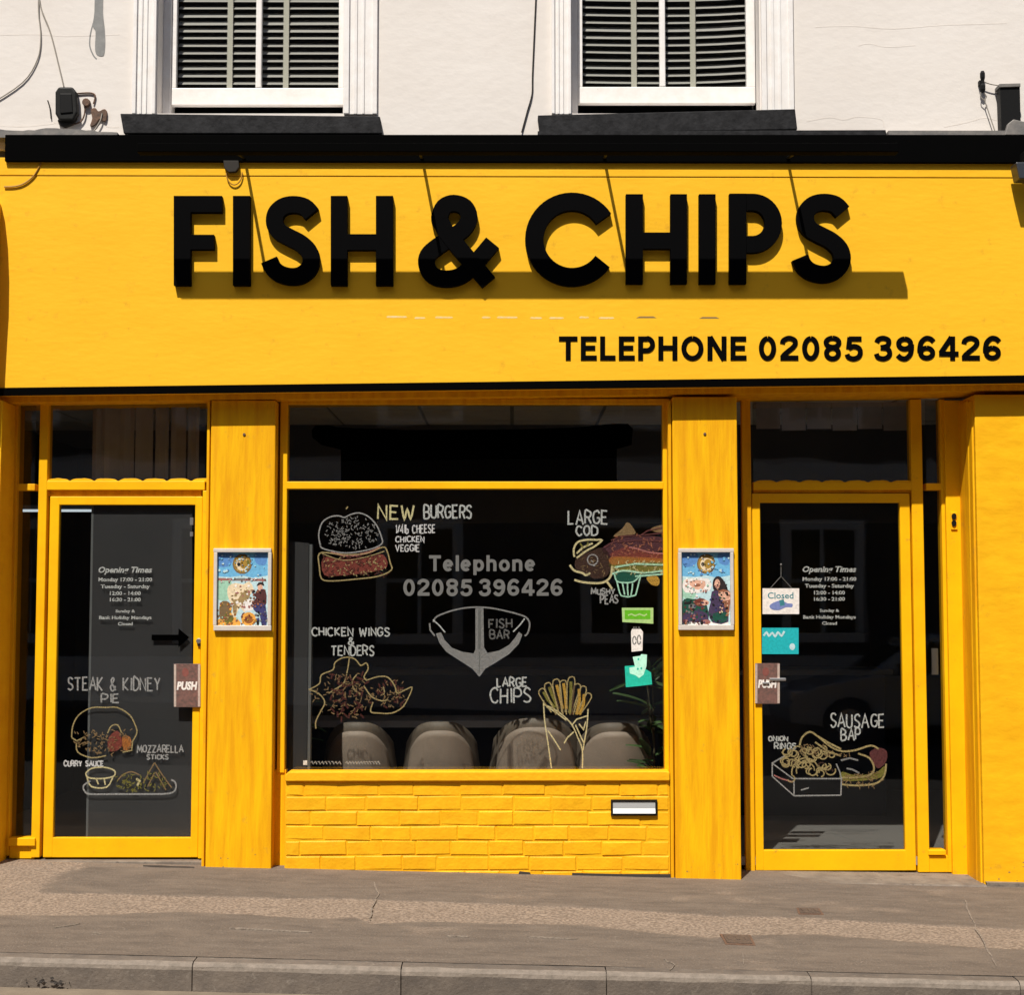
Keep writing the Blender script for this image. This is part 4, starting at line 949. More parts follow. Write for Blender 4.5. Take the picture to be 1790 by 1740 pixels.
# ================================================================== PAINTED WINDOW ART
_ik = {}
def INK(m_, a=.46):
    """chalk pen ink: the same colour, not fully opaque"""
    key = (m_.name, a)
    if key not in _ik:
        k = m_.copy(); k.name = 'ink_'+m_.name; n = k.node_tree.nodes; b = n['Principled BSDF']
        t = n.new('ShaderNodeTexNoise'); t.inputs['Scale'].default_value = 130; t.inputs['Detail'].default_value = 3
        g_ = n.new('ShaderNodeNewGeometry'); r = n.new('ShaderNodeMapRange'); r.inputs[1].default_value = .32; r.inputs[2].default_value = .68
        r.inputs[3].default_value = a*.55; r.inputs[4].default_value = a*1.45
        k.node_tree.links.new(g_.outputs['Position'], t.inputs[0]); k.node_tree.links.new(t.outputs[0], r.inputs[0]); k.node_tree.links.new(r.outputs[0], b.inputs['Alpha'])
        for q in n:
            if q.type == 'MIX':
                for i in (6, 7):
                    c = q.inputs[i].default_value; q.inputs[i].default_value = (*[min(.88, x/(1-(1-a)**2)*1.0) for x in c[:3]], 1)
        c = b.inputs['Base Color'].default_value; b.inputs['Base Color'].default_value = (*[min(.88, x/(1-(1-a)**2)*1.0) for x in c[:3]], 1)
        _ik[key] = k
    return _ik[key]
def ink(name, label, cat, paint, y, parts=None):
    """paint: list of (part name, material, fn(mb, depth))"""
    objs = []
    tmp = []
    for nm, m_, fn in paint:
        s2 = MB(); fn(s2); tmp.append((nm, INK(m_, .15 if name.startswith('emblem') else .30 if name.startswith(('anchor', 'menu')) else .46), s2))
    if len(tmp) == 1: return tmp[0][2].build(name, tmp[0][1], label=label, category=cat)
    al = [v for _, _, s2 in tmp for v in s2.v]
    o0 = ((min(v[0] for v in al)+max(v[0] for v in al))/2, y, min(v[2] for v in al))
    t = thing(name, label, cat, o0)
    for nm, m_, s2 in tmp: s2.build(nm, m_, t)
    return t
_d = [0]; SW = .76
def ST(lines, wd, y, jit=0, sm=3):
    def fn(s2):
        for p in lines:
            _d[0] = (_d[0]+1) % 17
            q = [(a+random.uniform(-jit, jit), b+random.uniform(-jit, jit)) for a, b in p]
            s2.pribbon(smooth(q, sm) if len(q) > 3 else q, wd*SW, y-.0022-_d[0]*.00011, y-.0003)
    return fn
def FILL(polys, y, lift=.0004):
    def fn(s2):
        for i, p in enumerate(polys): s2.pprism(smooth(p, 3, True), y-lift-.00006*i-.0001, y-.0002)
    return fn
def HAND(rows, y, wd=3):
    def fn(s2):
        for r_ in rows: hand(s2, *r_, yf=y, wpx=wd*.86, jit=.045)
    return fn
def specks(n, x0, x1, y0, y1, L, inside):
    out = []
    while len(out) < n:
        a, b = random.uniform(x0, x1), random.uniform(y0, y1)
        if inside(a, b): an = random.uniform(0, 6.28); out.append([(a, b), (a+L*math.cos(an)*.5, b+L*math.sin(an)*.5), (a+L*math.cos(an), b+L*math.sin(an))])
    return out
g = GL_
# burger
bun = [(560, 955), (557, 935), (563, 914), (577, 904), (592, 902), (602, 905), (612, 900), (628, 897), (645, 904), (659, 920), (667, 940), (668, 950), (655, 958), (632, 964), (605, 967), (582, 964), (562, 958), (560, 950)]
pat = [(556, 974), (563, 966), (600, 970), (640, 968), (668, 957), (676, 962), (682, 984), (684, 997), (660, 1008), (620, 1013), (580, 1016), (562, 1012), (558, 990)]
ind = lambda a, b: ((a-613)/46)**2+((b-932)/28)**2 < 1
ind2 = lambda a, b: 972 < b < 1008 and 564 < a < 676
ink('burger_drawing', 'painted burger with seeded bun and red patty, top left of the display window', 'window drawing', [
    ('patty_fill', C['red'], FILL([[(565, 975), (600, 978), (645, 974), (670, 970), (676, 992), (640, 1002), (600, 1006), (567, 1006)]], g)),
    ('shading', C['darkred'], ST(specks(70, 562, 678, 970, 1010, 6, ind2), 3, g)),
    ('relish', C['pink'], ST([[(578, 966), (610, 972), (645, 966), (664, 957)]], 5, g)),
    ('seeds', C['grey'], ST(specks(170, 560, 666, 901, 960, 4, ind), 1.7, g)),
    ('gold_flecks', C['straw'], ST(specks(60, 562, 678, 968, 1010, 4, ind2)+[[(563, 968), (600, 980), (640, 974), (672, 964)]], 2.2, g)),
    ('outline', C['straw'], ST([pat+[pat[0]], [(605, 890), (608, 886)]], 3, g)),
    ('bun_outline', C['dimwhite'], ST([bun], 3, g))], g)
ink('menu_lettering', 'hand painted words NEW BURGERS with NEW in cream at the top of the display window', 'lettering', [
    ('word_new', C['cream'], HAND([('NEW', 661, 723, 884, 908)], g, 4)), ('word_burgers', C['offwhite'], HAND([('BURGERS', 741, 824, 884, 906)], g, 3.6))], g)
ink('menu_lettering', 'three small white painted lines 1/4lb CHEESE, CHICKEN, VEGGIE beside the burger', 'lettering', [('text', C['white'], HAND([('1/4lb CHEESE', 692, 760, 918, 932), ('CHICKEN', 692, 741, 938, 948), ('VEGGIE', 692, 733, 953, 964)], g, 2.4))], g)
M['phonegrey'] = mat('grey_vinyl_lettering', srgb(106, 106, 104), .8, spec=.1)
tt = thing('telephone_lettering', 'grey lettering Telephone 02085 396426 in the middle of the display window', 'lettering', (W(844, 1042, g)[0], g, W(844, 1042, g)[1]))
for body, a, b, c, d in (('Telephone', 750, 936, 971, 999), ('02085', 704, 826, 1013, 1042), ('396426', 837, 984, 1013, 1042)): grot(MB(), body, a, b, c, d, g-.0012, g-.0002).build('word', M['phonegrey'], tt)
ink('menu_lettering', 'hand painted words LARGE COD above the fish', 'lettering', [('text', C['offwhite'], HAND([('LARGE', 994, 1062, 894, 917), ('COD', 1007, 1044, 920, 936)], g, 3.6))], g)
# fish
ink('fish_drawing', 'painted brown and maroon cod with open mouth by the right of the display window', 'window drawing', [
    ('back_fill', C['maroon'], FILL([[(1052, 960), (1075, 945), (1105, 938), (1159, 940), (1159, 962), (1120, 966), (1085, 972), (1066, 975)]], g)),
    ('stripe_fill', C['red'], FILL([[(1070, 966), (1100, 956), (1130, 964), (1159, 968), (1159, 978), (1120, 976), (1072, 974)]], g, .0006)),
    ('belly_fill', C['olive'], FILL([[(1068, 980), (1090, 974), (1130, 980), (1159, 980), (1159, 996), (1120, 1004), (1070, 996)]], g)),
    ('orange_fill', C['orange'], FILL([[(1068, 974), (1110, 974), (1159, 977), (1159, 983), (1110, 984), (1070, 988)]], g, .0008)),
    ('head_fill', C['brown'], FILL([[(1008, 976), (1030, 965), (1052, 958), (1066, 970), (1068, 990), (1060, 1008), (1038, 1012), (1024, 1003), (1006, 994)]], g)),
    ('fin_fill', C['tan'], FILL([[(1072, 938), (1088, 924), (1097, 913), (1108, 925), (1110, 934), (1090, 936)], [(1138, 924), (1159, 918), (1159, 930), (1144, 930)]], g)),
    ('scales', C['wood'], ST(specks(70, 1070, 1158, 936, 974, 5, lambda a, b: True), 1.8, g)), ('belly_flecks', C['cream'], ST(specks(50, 1070, 1158, 982, 1002, 5, lambda a, b: True), 2.0, g)), ('head_flecks', C['tan'], ST(specks(26, 1014, 1062, 966, 1006, 5, lambda a, b: True), 1.6, g)),
    ('highlight', C['pink'], ST([[(1100, 957), (1115, 960), (1135, 966), (1159, 968)]], 4, g)),
    ('back_outline', C['coat'], ST([[(1068, 945), (1090, 938), (1120, 936), (1159, 932)], [(1080, 948), (1110, 945), (1159, 946)], [(1056, 958), (1072, 948), (1090, 944)], [(1120, 936), (1132, 928), (1159, 922)]], 3, g)),
    ('belly_outline', C['mint'], ST([[(1070, 1004), (1090, 998), (1125, 1002), (1159, 998)], [(1075, 992), (1110, 986), (1159, 988)], [(1110, 1008), (1159, 1004)]], 4, g)),
    ('jaw', C['cream'], ST([[(996, 988), (1004, 998), (1018, 1002), (1024, 1006), (1032, 1002)], [(1004, 1014), (1018, 1018), (1045, 1020), (1060, 1016), (1068, 1006), (1070, 990)], [(1060, 1016), (1066, 1024), (1070, 1030)]], 5, g)),
    ('eye', C['dimwhite'], ST([arc(1036, 979, 9, 9, 0, 360, 14), [(1033, 980), (1037, 983)], [(1036, 988), (1040, 990)]], 3, g)),
    ('tail_fin', C['gold'], FILL([[(1130, 1010), (1145, 1006), (1153, 1014), (1150, 1024), (1138, 1022)]], g))], g)
ink('lemon_drawing', 'painted pale yellow lemon wedge resting on the cod', 'window drawing', [
    ('outline', C['cream'], ST([[(1004, 974), (1003, 960), (1010, 948), (1026, 944), (1042, 944), (1052, 945), (1040, 955), (1024, 964), (1008, 976)], [(1008, 968), (1018, 958), (1036, 950)]], 4.5, g)),
    ('segments', C['olive'], ST([[(1014, 950), (1018, 956), (1020, 960)], [(1028, 948), (1027, 953), (1024, 957)]], 3.5, g))], g)
ink('peas_drawing', 'painted white ribbed tub of green mushy peas under the cod', 'window drawing', [
    ('peas_fill', C['darkgreen'], FILL([[(1076, 1005), (1090, 1000), (1105, 1002), (1118, 1004), (1112, 1014), (1095, 1018), (1080, 1015)]], g, .0012)),
    ('tub', C['mint'], ST([[(1074, 1003), (1078, 1016), (1092, 1019), (1108, 1017), (1120, 1005)], [(1078, 1016), (1083, 1036), (1086, 1042)], [(1120, 1006), (1114, 1030), (1111, 1041)], [(1086, 1042), (1098, 1044), (1111, 1041)], [(1088, 1020), (1090, 1030), (1092, 1040)], [(1097, 1020), (1097, 1030), (1098, 1042)], [(1106, 1020), (1105, 1030), (1103, 1041)], [(1076, 1002), (1090, 998), (1106, 999), (1121, 1003)]], 3.2, g))], g)
ink('menu_lettering', 'small hand painted words MUSHY PEAS left of the green tub', 'lettering', [('text', C['dimwhite'], HAND([('MUSHY', 1034, 1074, 1030, 1039), ('PEAS', 1050, 1080, 1041, 1055)], g, 3))], g)
# anchor
AN = [(762, 1108), (771, 1106), (777, 1119), (790, 1133), (808, 1140), (828, 1143), (831, 1136), (831, 1064), (845, 1064), (846, 1132), (852, 1142), (872, 1138), (890, 1128), (900, 1116), (907, 1105), (913, 1110), (907, 1126), (890, 1144), (868, 1158), (848, 1170), (838, 1184), (826, 1170), (800, 1153), (780, 1140), (768, 1124)]
ink('anchor_emblem', 'large grey painted anchor in the middle of the display window', 'emblem', [
    ('anchor_fill', C['grey'], lambda s2: s2.pprism(AN, g-.0007, g-.0002)),
    ('shaft_line', flatm('print_shaft', (.05, .055, .05)), lambda s2: (s2.pribbon([(838, 1066), (838, 1135)], 5, g-.0011, g-.0003), s2.pribbon([(838, 1140), (838, 1178)], 2, g-.0011, g-.0003))),
    ('hoop', C['grey'], ST([[(757, 1088), (764, 1078), (790, 1068), (815, 1063), (838, 1062), (862, 1064), (890, 1070), (905, 1074), (920, 1080), (926, 1092), (922, 1108), (917, 1112)], [(751, 1090), (752, 1102), (760, 1112)]], 3.6, g)),
    ('barbs', C['offwhite'], ST([[(757, 1084), (768, 1094), (778, 1106)], [(917, 1082), (908, 1094), (897, 1105)]], 3, g))], g)
ink('emblem_lettering', 'faint grey words FISH BAR inside the painted anchor', 'lettering', [('text', flatm('print_faint', srgb(86, 86, 84)), HAND([('FISH', 855, 894, 1083, 1098), ('BAR', 857, 890, 1103, 1117)], g, 3.2))], g)
ink('menu_lettering', 'hand painted words CHICKEN WINGS & TENDERS above the fried chicken', 'lettering', [('text', C['offwhite'], HAND([('CHICKEN WINGS', 545, 680, 1098, 1112), ('&', 609, 618, 1115, 1127), ('TENDERS', 579, 653, 1130, 1146)], g, 3))], g)
# chicken
inc = lambda a, b: ((a-600)/55)**2+((b-1215)/42)**2 < 1
inc2 = lambda a, b: ((a-680)/34)**2+((b-1215)/26)**2 < 1
ink('chicken_drawing', 'painted pile of crispy chicken pieces in the lower left of the display window', 'window drawing', [
    ('dark_crust', C['darkred'], ST(specks(45, 570, 640, 1180, 1255, 10, inc)+specks(20, 645, 712, 1188, 1245, 8, inc2), 4, g)),
    ('crumbs', C['tan'], ST(specks(120, 545, 655, 1155, 1262, 6, inc)+specks(60, 645, 714, 1188, 1248, 5, inc2), 1.9, g)),
    ('outline', C['straw'], ST([[(540, 1206), (558, 1196), (562, 1180), (582, 1172), (586, 1158), (602, 1150), (620, 1152), (630, 1164), (640, 1160), (644, 1170), (636, 1184), (642, 1190)], [(540, 1206), (558, 1214), (568, 1228), (560, 1245), (552, 1262), (552, 1275)],
                                [(642, 1190), (660, 1184), (678, 1185), (690, 1200), (694, 1212), (708, 1206), (720, 1202), (716, 1216), (704, 1236), (685, 1247), (660, 1247), (648, 1244), (652, 1228)], [(636, 1200), (650, 1218), (668, 1226), (678, 1224)],
                                [(610, 1152), (608, 1166), (606, 1178)], [(624, 1180), (616, 1190), (618, 1204), (630, 1214)], [(606, 1180), (600, 1196), (585, 1206), (575, 1212)], [(670, 1200), (672, 1210), (670, 1216)]], 2.8, g, .6))], g)
ink('menu_lettering', 'hand painted words LARGE CHIPS beside the cone of chips', 'lettering', [('text', C['offwhite'], HAND([('LARGE', 869, 921, 1186, 1201), ('CHIPS', 857, 928, 1204, 1229)], g, 3.4))], g)
# chips cone
chips = []
for i, (bx, tx, ty) in enumerate(((968, 948, 1204), (974, 958, 1194), (980, 972, 1188), (986, 984, 1190), (992, 998, 1184), (998, 1008, 1196), (1004, 1018, 1200), (1010, 1027, 1212))):
    chips.append([(bx-4, 1246), (tx-6, ty+10), (tx, ty), (tx+7, ty+8), (bx+4, 1250)])
ink('chips_drawing', 'painted white paper cone of yellow chips, lower right of the display window', 'window drawing', [
    ('chip_gold', C['gold'], ST([[(1012, 1205), (1013, 1225), (1008, 1250)], [(985, 1195), (988, 1215), (990, 1240)], [(973, 1198), (978, 1218), (984, 1240)], [(1021, 1214), (1020, 1232), (1013, 1250)]], 6.5, g)), ('chip_olive', C['olive'], ST([[(950, 1210), (958, 1224), (970, 1238)], [(960, 1202), (967, 1220), (976, 1240)], [(998, 1192), (998, 1215), (996, 1248)]], 6.5, g)),
    ('chip_shade', C['brown'], ST([[(966, 1205), (972, 1222), (978, 1240)], [(1004, 1198), (1002, 1220), (1000, 1250)]], 5, g)),
    ('chip_outline', C['straw'], ST(chips, 2.6, g)),
    ('cone_outline', C['cream'], ST([[(950, 1225), (952, 1260), (958, 1300), (964, 1344)], [(950, 1232), (968, 1240), (985, 1252), (1000, 1268), (1010, 1290), (1018, 1312), (1018, 1344)], [(1028, 1240), (1026, 1270), (1021, 1300), (1019, 1312)], [(1000, 1268), (1008, 1258), (1027, 1252)], [(958, 1278), (970, 1296), (980, 1312)], [(1003, 1280), (992, 1290), (986, 1300)], [(955, 1236), (972, 1246), (990, 1260)], [(1006, 1268), (1016, 1290), (1021, 1300)], [(1012, 1266), (1020, 1276), (1024, 1262)]], 3, g))], g)
ink('notice_strip', 'tiny white line of text with a square, bottom left of the display window', 'lettering', [
    ('square', C['white'], lambda s2: s2.pprism([(530, 1330), (537, 1330), (537, 1338), (530, 1338)], g-.001, g-.0002)),
    ('text', C['dimwhite'], ST([[(x, 1334+random.uniform(-2, 2)), (x+2.5, 1332), (x+5, 1337)] for x in list(range(543, 596, 6))+list(range(604, 664, 5))], 2, g))], g)
# stickers on the display window
st = thing('window_sticker', 'bright green rectangular sticker with pale border at the right of the display window', 'sticker', (W(1114, 1090, g)[0], g, W(1114, 1091, g)[1]), 'stickers on the glass')
MB().pprism([(1087, 1063), (1142, 1063), (1142, 1091), (1128, 1090), (1088, 1088)], g-.0006, g-.0001).build('backing', C['palegreen'], st)
MB().pprism([(1092, 1067), (1137, 1067), (1137, 1083), (1092, 1083)], g-.0010, g-.0005).build('print', C['green'], st)
MB().pribbon([(1098, 1076), (1104, 1074), (1110, 1077), (1118, 1074), (1126, 1077), (1131, 1074)], 2.5, g-.0014, g-.0009).build('scribble', C['palegreen'], st)
st = thing('window_sticker', 'small white upright sticker with grey figures below the green sticker', 'sticker', (W(1113, 1140, g)[0], g, W(1113, 1140, g)[1]), 'stickers on the glass')
MB().pprism([(1105, 1100), (1120, 1100), (1124, 1105), (1123, 1138), (1104, 1140), (1103, 1105)], g-.0006, g-.0001).build('backing', C['paper'], st)
MB().pribbon(arc(1109, 1120, 3, 7, 0, 340, 9), 2, g-.0010, g-.0005).build('figure', C['grey'], st); MB().pribbon(arc(1117, 1119, 3, 8, 0, 340, 9), 2, g-.0010, g-.0005).build('figure', C['grey'], st)
for xx in (1108, 1112, 1117): MB().pprism([(xx-1, 1096), (xx+1, 1096), (xx+1, 1100.5), (xx-1, 1100.5)], g-.0006, g-.0001).build('tab', C['grey'], st)
st = thing('window_sticker', 'torn teal sticker with a pale angular animal head, right of the display window', 'sticker', (W(1116, 1200, g)[0], g, W(1116, 1201, g)[1]), 'stickers on the glass')
MB().pprism([(1092, 1165), (1108, 1164), (1130, 1171), (1138, 1176), (1140, 1197), (1115, 1200), (1094, 1202)], g-.0006, g-.0001).build('backing', C['teal'], st)
MB().pprism([(1106, 1149), (1119, 1147), (1121, 1144), (1131, 1145), (1130, 1165), (1125, 1180), (1117, 1186), (1111, 1181), (1101, 1178), (1100, 1168), (1110, 1166)], g-.0010, g-.0005).build('emblem', C['palemint'], st)
for xx, yy in ((1116, 1153), (1115, 1170), (1121, 1169)): MB().pprism(arc(xx, yy, 1.7, 2.2, 0, 315, 7), g-.0014, g-.0009).build('dot', C['teal'], st)

# ------------------------------------------------------------------ lettering and drawings on the doors
def opening(xc, y0, gl, lab):
    a, b = gl-.0012, gl-.0002
    ot_ = thing('opening_times', lab, 'lettering', (W(xc, y0+103, gl)[0], gl, W(xc, y0+103, gl)[1]))
    for body, hw, dy, h, sh_ in (('Opening Times', 47, 0, 14, .25), ('Monday 17:00 - 21:00', 47, 19, 9, 0), ('Tuesday - Saturday', 43, 31, 9, 0), ('12:00 - 14:00', 27, 43, 7, 0), ('16:30 - 21:00', 27, 54, 7, 0), ('Sunday &', 17, 75, 7, 0), ('Bank Holiday Mondays', 46, 86, 8, 0), ('Closed', 13, 97, 6, 0)):
        text_mb(MB(), body, xc-hw, xc+hw, y0+dy, y0+dy+h, a, b, bold=.03, shear=sh_, res=2).build('text_line', INK(C['offwhite']), ot_)
gL = DL+.028; gR = DR+.028
opening(219, 991, gL, 'white Opening Times lettering on the left door glass above the black arrow')
opening(1450, 990, gR, 'white Opening Times lettering on the right door glass beside the closed sign')
MB().pprism([(265, 1110), (312, 1110), (312, 1099), (331, 1115), (312, 1132), (312, 1120), (265, 1120)], gL-.001, gL-.0002).build('arrow', M['blackfilm'], label='black arrow pointing right on the left door glass', category='arrow')
ink('menu_lettering', 'hand painted words STEAK & KIDNEY PIE on the left door', 'lettering', [('text', C['dimwhite'], HAND([('STEAK & KIDNEY', 119, 279, 1185, 1207), ('PIE', 177, 208, 1214, 1229)], gL, 3.2))], gL)
pie = lambda a, b: ((a-182)/54)**2+((b-1290)/30)**2 < 1
ink('pie_drawing', 'painted steak pie with an orange and red filling on the left door', 'window drawing', [
    ('filling', C['red'], FILL([[(190, 1290), (206, 1278), (214, 1300), (206, 1312), (190, 1313)]], gL)), ('orange_filling', C['orange'], FILL([[(214, 1288), (228, 1290), (228, 1308), (216, 1312)]], gL)),
    ('crumbs', C['tan'], ST(specks(110, 130, 235, 1275, 1325, 5, pie), 1.9, gL)),
    ('crust', C['straw'], ST([[(125, 1290), (127, 1270), (138, 1250), (160, 1238), (185, 1237), (205, 1238), (226, 1250), (236, 1268), (239, 1282), (232, 1296)], [(125, 1290), (134, 1296), (146, 1290)], [(134, 1300), (136, 1316), (160, 1326), (185, 1322)], [(188, 1282), (194, 1270), (206, 1268), (212, 1282)], [(232, 1296), (230, 1312), (214, 1316)]], 2.8, gL, .5))], gL)
ink('menu_lettering', 'small hand painted words MOZZARELLA STICKS on the left door', 'lettering', [('text', C['dimwhite'], HAND([('MOZZARELLA', 240, 320, 1304, 1316), ('STICKS', 257, 294, 1320, 1328)], gL, 2.6))], gL)
ink('menu_lettering', 'small hand painted words CURRY SAUCE on the left door', 'lettering', [('text', C['white'], HAND([('CURRY SAUCE', 112, 181, 1331, 1340)], gL, 2.6))], gL)
plt = lambda a, b: ((a-245)/48)**2+((b-1368)/18)**2 < 1
ink('platter_drawing', 'painted long plate with sauce tub and mozzarella sticks low on the left door', 'window drawing', [
    ('crumbs', C['olive'], ST(specks(90, 200, 300, 1345, 1388, 5, plt), 1.9, gL)),
    ('sticks', C['tan'], ST([[(250, 1370), (262, 1348), (270, 1334)], [(270, 1334), (284, 1356), (300, 1378)], [(258, 1376), (270, 1352)], [(272, 1350), (290, 1382)], [(205, 1366), (215, 1355), (230, 1350), (244, 1356)]], 3, gL)),
    ('lemon', C['cream'], ST([[(238, 1362), (244, 1366), (240, 1374)]], 5, gL)),
    ('tub', C['cream'], ST([[(150, 1352), (160, 1344), (182, 1342), (200, 1348), (198, 1358), (176, 1362), (154, 1360), (150, 1352)], [(152, 1360), (160, 1376), (186, 1377), (197, 1360)], [(168, 1362), (172, 1372)], [(182, 1362), (184, 1373)]], 3.2, gL)),
    ('plate_outline', C['dimwhite'], ST([[(158, 1366), (146, 1374), (148, 1384), (158, 1389), (200, 1389), (250, 1389), (295, 1388), (307, 1380), (306, 1368), (299, 1364)]], 3.6, gL))], gL)
def push(x0, x1, y0, y1, yf, lab):
    a, b, c, d = RC(x0, x1, y0, y1, yf)
    p = thing('push_plate', lab, 'sign', ((a+b)/2, yf, c), 'brown push plates on the doors')
    MB().pprism([(x0, y0), (x1, y0), (x1, y1), (x0, y1)], yf-.004, yf).build('plate', M['pushbrown'], p, bevel=.001)
    for xx in (x0+2, x1-2): MB().pprism([(xx-2, y0+1), (xx+2, y0+1), (xx+2, y1-1), (xx-2, y1-1)], yf-.006, yf-.003).build('edge_strip', C['posterframe'], p)
    ym = (y0+y1)/2-1
    t = MB(); text_mb(t, 'PUSH', x0+5, x1-5, ym-6, ym+9, yf-.0058, yf-.0035, bold=.05, shear=.15); t.build('lettering', C['paper'], p)
    s2 = MB(); s2.pprism(arc((x0+x1)/2-3, y0+15, 6, 8, 0, 340, 9), yf-.0045, yf-.0035); s2.build('emblem', C['platered'], p)
pass
M['pushbrown'] = mat('brown_printed_plate', srgb(92, 74, 68), .5, srgb(130, 92, 84), 60)
push(304, 350, 1161, 1237, DL-.006, 'brown push plate reading PUSH on the right stile of the left door')
push(1320, 1363, 1160, 1231, DR-.006, 'brown push plate reading PUSH on the left stile of the right door')
for x0, x1, y0, y1, yy in ((322, 346, 1170, 1228, DL), (1322, 1342, 1170, 1225, DR)):
    pass
cs_ = thing('closed_sign', 'white hanging sign reading Closed with a blue fish on the right door', 'sign', (W(1365, 1075, gR)[0], gR-.006, W(1365, 1075, gR)[1]))
MB().pprism([(1333, 1029), (1397, 1029), (1397, 1074), (1333, 1074)], gR-.006, gR-.003).build('card', C['paper'], cs_)
t = MB(); text_mb(t, 'Closed', 1342, 1387, 1036, 1047, gR-.0068, gR-.0058, bold=.01); t.build('lettering', C['tealink'], cs_)
MB().pprism(smooth([(1345, 1060), (1352, 1054), (1366, 1050), (1376, 1055), (1385, 1056), (1384, 1062), (1374, 1062), (1362, 1067), (1350, 1066)], 3, True), gR-.0068, gR-.0058).build('fish_print', C['blueink'], cs_)
MB().pprism([(1362, 1050), (1370, 1048), (1372, 1058), (1364, 1060)], gR-.0073, gR-.0066).build('fin_print', C['tealink'], cs_)
for a, b in ((1346, 1029), (1384, 1029)):
    MB().tube([(W(a, b, gR)[0], gR-.005, W(a, b, gR)[1]), (W(1365, 1008, gR)[0], gR-.005, W(1365, 1008, gR)[1]), (W(1365, 988, gR)[0], gR-.004, W(1365, 988, gR)[1])], .0018, 4).build('cord', C['grey'], cs_)
x, z = W(1365, 988, gR); MB().lathe((x, gR-.006, z-.004), [(.004, 0), (.007, .005), (.004, .012)], 8).build('hook', C['grey'], cs_)
st = thing('window_sticker', 'flat teal sticker with pale lettering below the closed sign on the right door', 'sticker', (W(1365, 1145, gR)[0], gR, W(1365, 1145, gR)[1]), 'stickers on the glass')
MB().pprism([(1332, 1098), (1396, 1098), (1396, 1144), (1332, 1144)], gR-.0008, gR-.0001).build('backing', C['teal2'], st)
MB().pribbon(smooth([(1335, 1112), (1340, 1106), (1344, 1112), (1350, 1107), (1355, 1113), (1360, 1106), (1366, 1112), (1371, 1104)], 3), 3.5, gR-.0013, gR-.0006).build('scribble', C['skypale'], st)
MB().pprism(arc(1385, 1131, 5, 6, 0, 320, 9), gR-.0013, gR-.0006).build('spot', C['skypale'], st)
ink('menu_lettering', 'hand painted words SAUSAGE BAP on the right door', 'lettering', [('text', C['offwhite'], HAND([('SAUSAGE', 1452, 1546, 1249, 1272), ('BAP', 1471, 1504, 1275, 1294)], gR, 3.2))], gR)
ink('menu_lettering', 'small hand painted words ONION RINGS on the right door', 'lettering', [('text', C['offwhite'], HAND([('ONION', 1344, 1377, 1288, 1296), ('RINGS', 1354, 1391, 1300, 1310)], gR, 2.8))], gR)
rings = []
for _ in range(40):
    a, b = random.uniform(1372, 1455), random.uniform(1308, 1362)
    rr = random.uniform(5, 9); s0 = random.uniform(0, 300); rings.append(arc(a, b, rr, rr*.9, s0, s0+random.uniform(150, 330), 8))
ink('onion_rings_drawing', 'painted open box heaped with onion rings low on the right door', 'window drawing', [
    ('rings', C['straw'], ST(rings+[arc(1408, 1348, 16, 15, 0, 200, 10), arc(1408, 1352, 24, 26, 0, 190, 12)], 3, gR)),
    ('ring_shade', C['brown'], ST([arc(a, b, 6, 6, 0, 200, 7) for a, b in ((1382, 1336), (1398, 1322), (1420, 1318), (1436, 1340), (1450, 1350))], 3, gR)),
    ('box_outline', C['dimwhite'], ST([[(1349, 1335), (1353, 1333), (1372, 1322)], [(1350, 1335), (1386, 1362)], [(1350, 1335), (1350, 1358)], [(1386, 1362), (1470, 1362)], [(1350, 1358), (1388, 1392)], [(1388, 1392), (1470, 1391)], [(1470, 1391), (1471, 1360)], [(1462, 1336), (1468, 1350), (1471, 1362)], [(1388, 1390), (1388, 1366)], [(1400, 1382), (1414, 1378)]], 3, gR, sm=1)),
    ('box_lining', C['pink'], ST([[(1353, 1356), (1366, 1362), (1386, 1368)]], 3, gR))], gR)
ink('bap_drawing', 'painted long sausage bap beside the onion rings on the right door', 'window drawing', [
    ('bap_fill', C['olive'], FILL([[(1470, 1364), (1500, 1366), (1540, 1360), (1546, 1340), (1530, 1352), (1495, 1356), (1472, 1350)]], gR)),
    ('sausage', C['coat'], FILL([[(1520, 1316), (1536, 1308), (1550, 1314), (1549, 1332), (1536, 1344), (1526, 1334)]], gR)),
    ('outline', C['straw'], ST([[(1398, 1304), (1402, 1290), (1416, 1280), (1432, 1290), (1452, 1306), (1472, 1314), (1496, 1312), (1522, 1304), (1536, 1310)], [(1430, 1288), (1450, 1300), (1470, 1310)], [(1425, 1298), (1450, 1316), (1470, 1322)], [(1500, 1318), (1520, 1326), (1528, 1344), (1520, 1356), (1496, 1360), (1472, 1360)], [(1472, 1372), (1500, 1374), (1532, 1370), (1546, 1356), (1549, 1336)]], 4.2, gR)),
    ('hatching', C['tan'], ST(specks(90, 1400, 1548, 1284, 1374, 7, lambda a, b: (1296+(a-1400)*.30 < b < 1316+(a-1400)*.12 and a < 1490) or (1352 < b < 1374 and 1474 < a < 1540)), 1.8, gR)),
    ('filling', C['grey'], ST([[(1480, 1344), (1490, 1346), (1502, 1352)], [(1470, 1330), (1486, 1326), (1500, 1330)]], 4, gR))], gR)

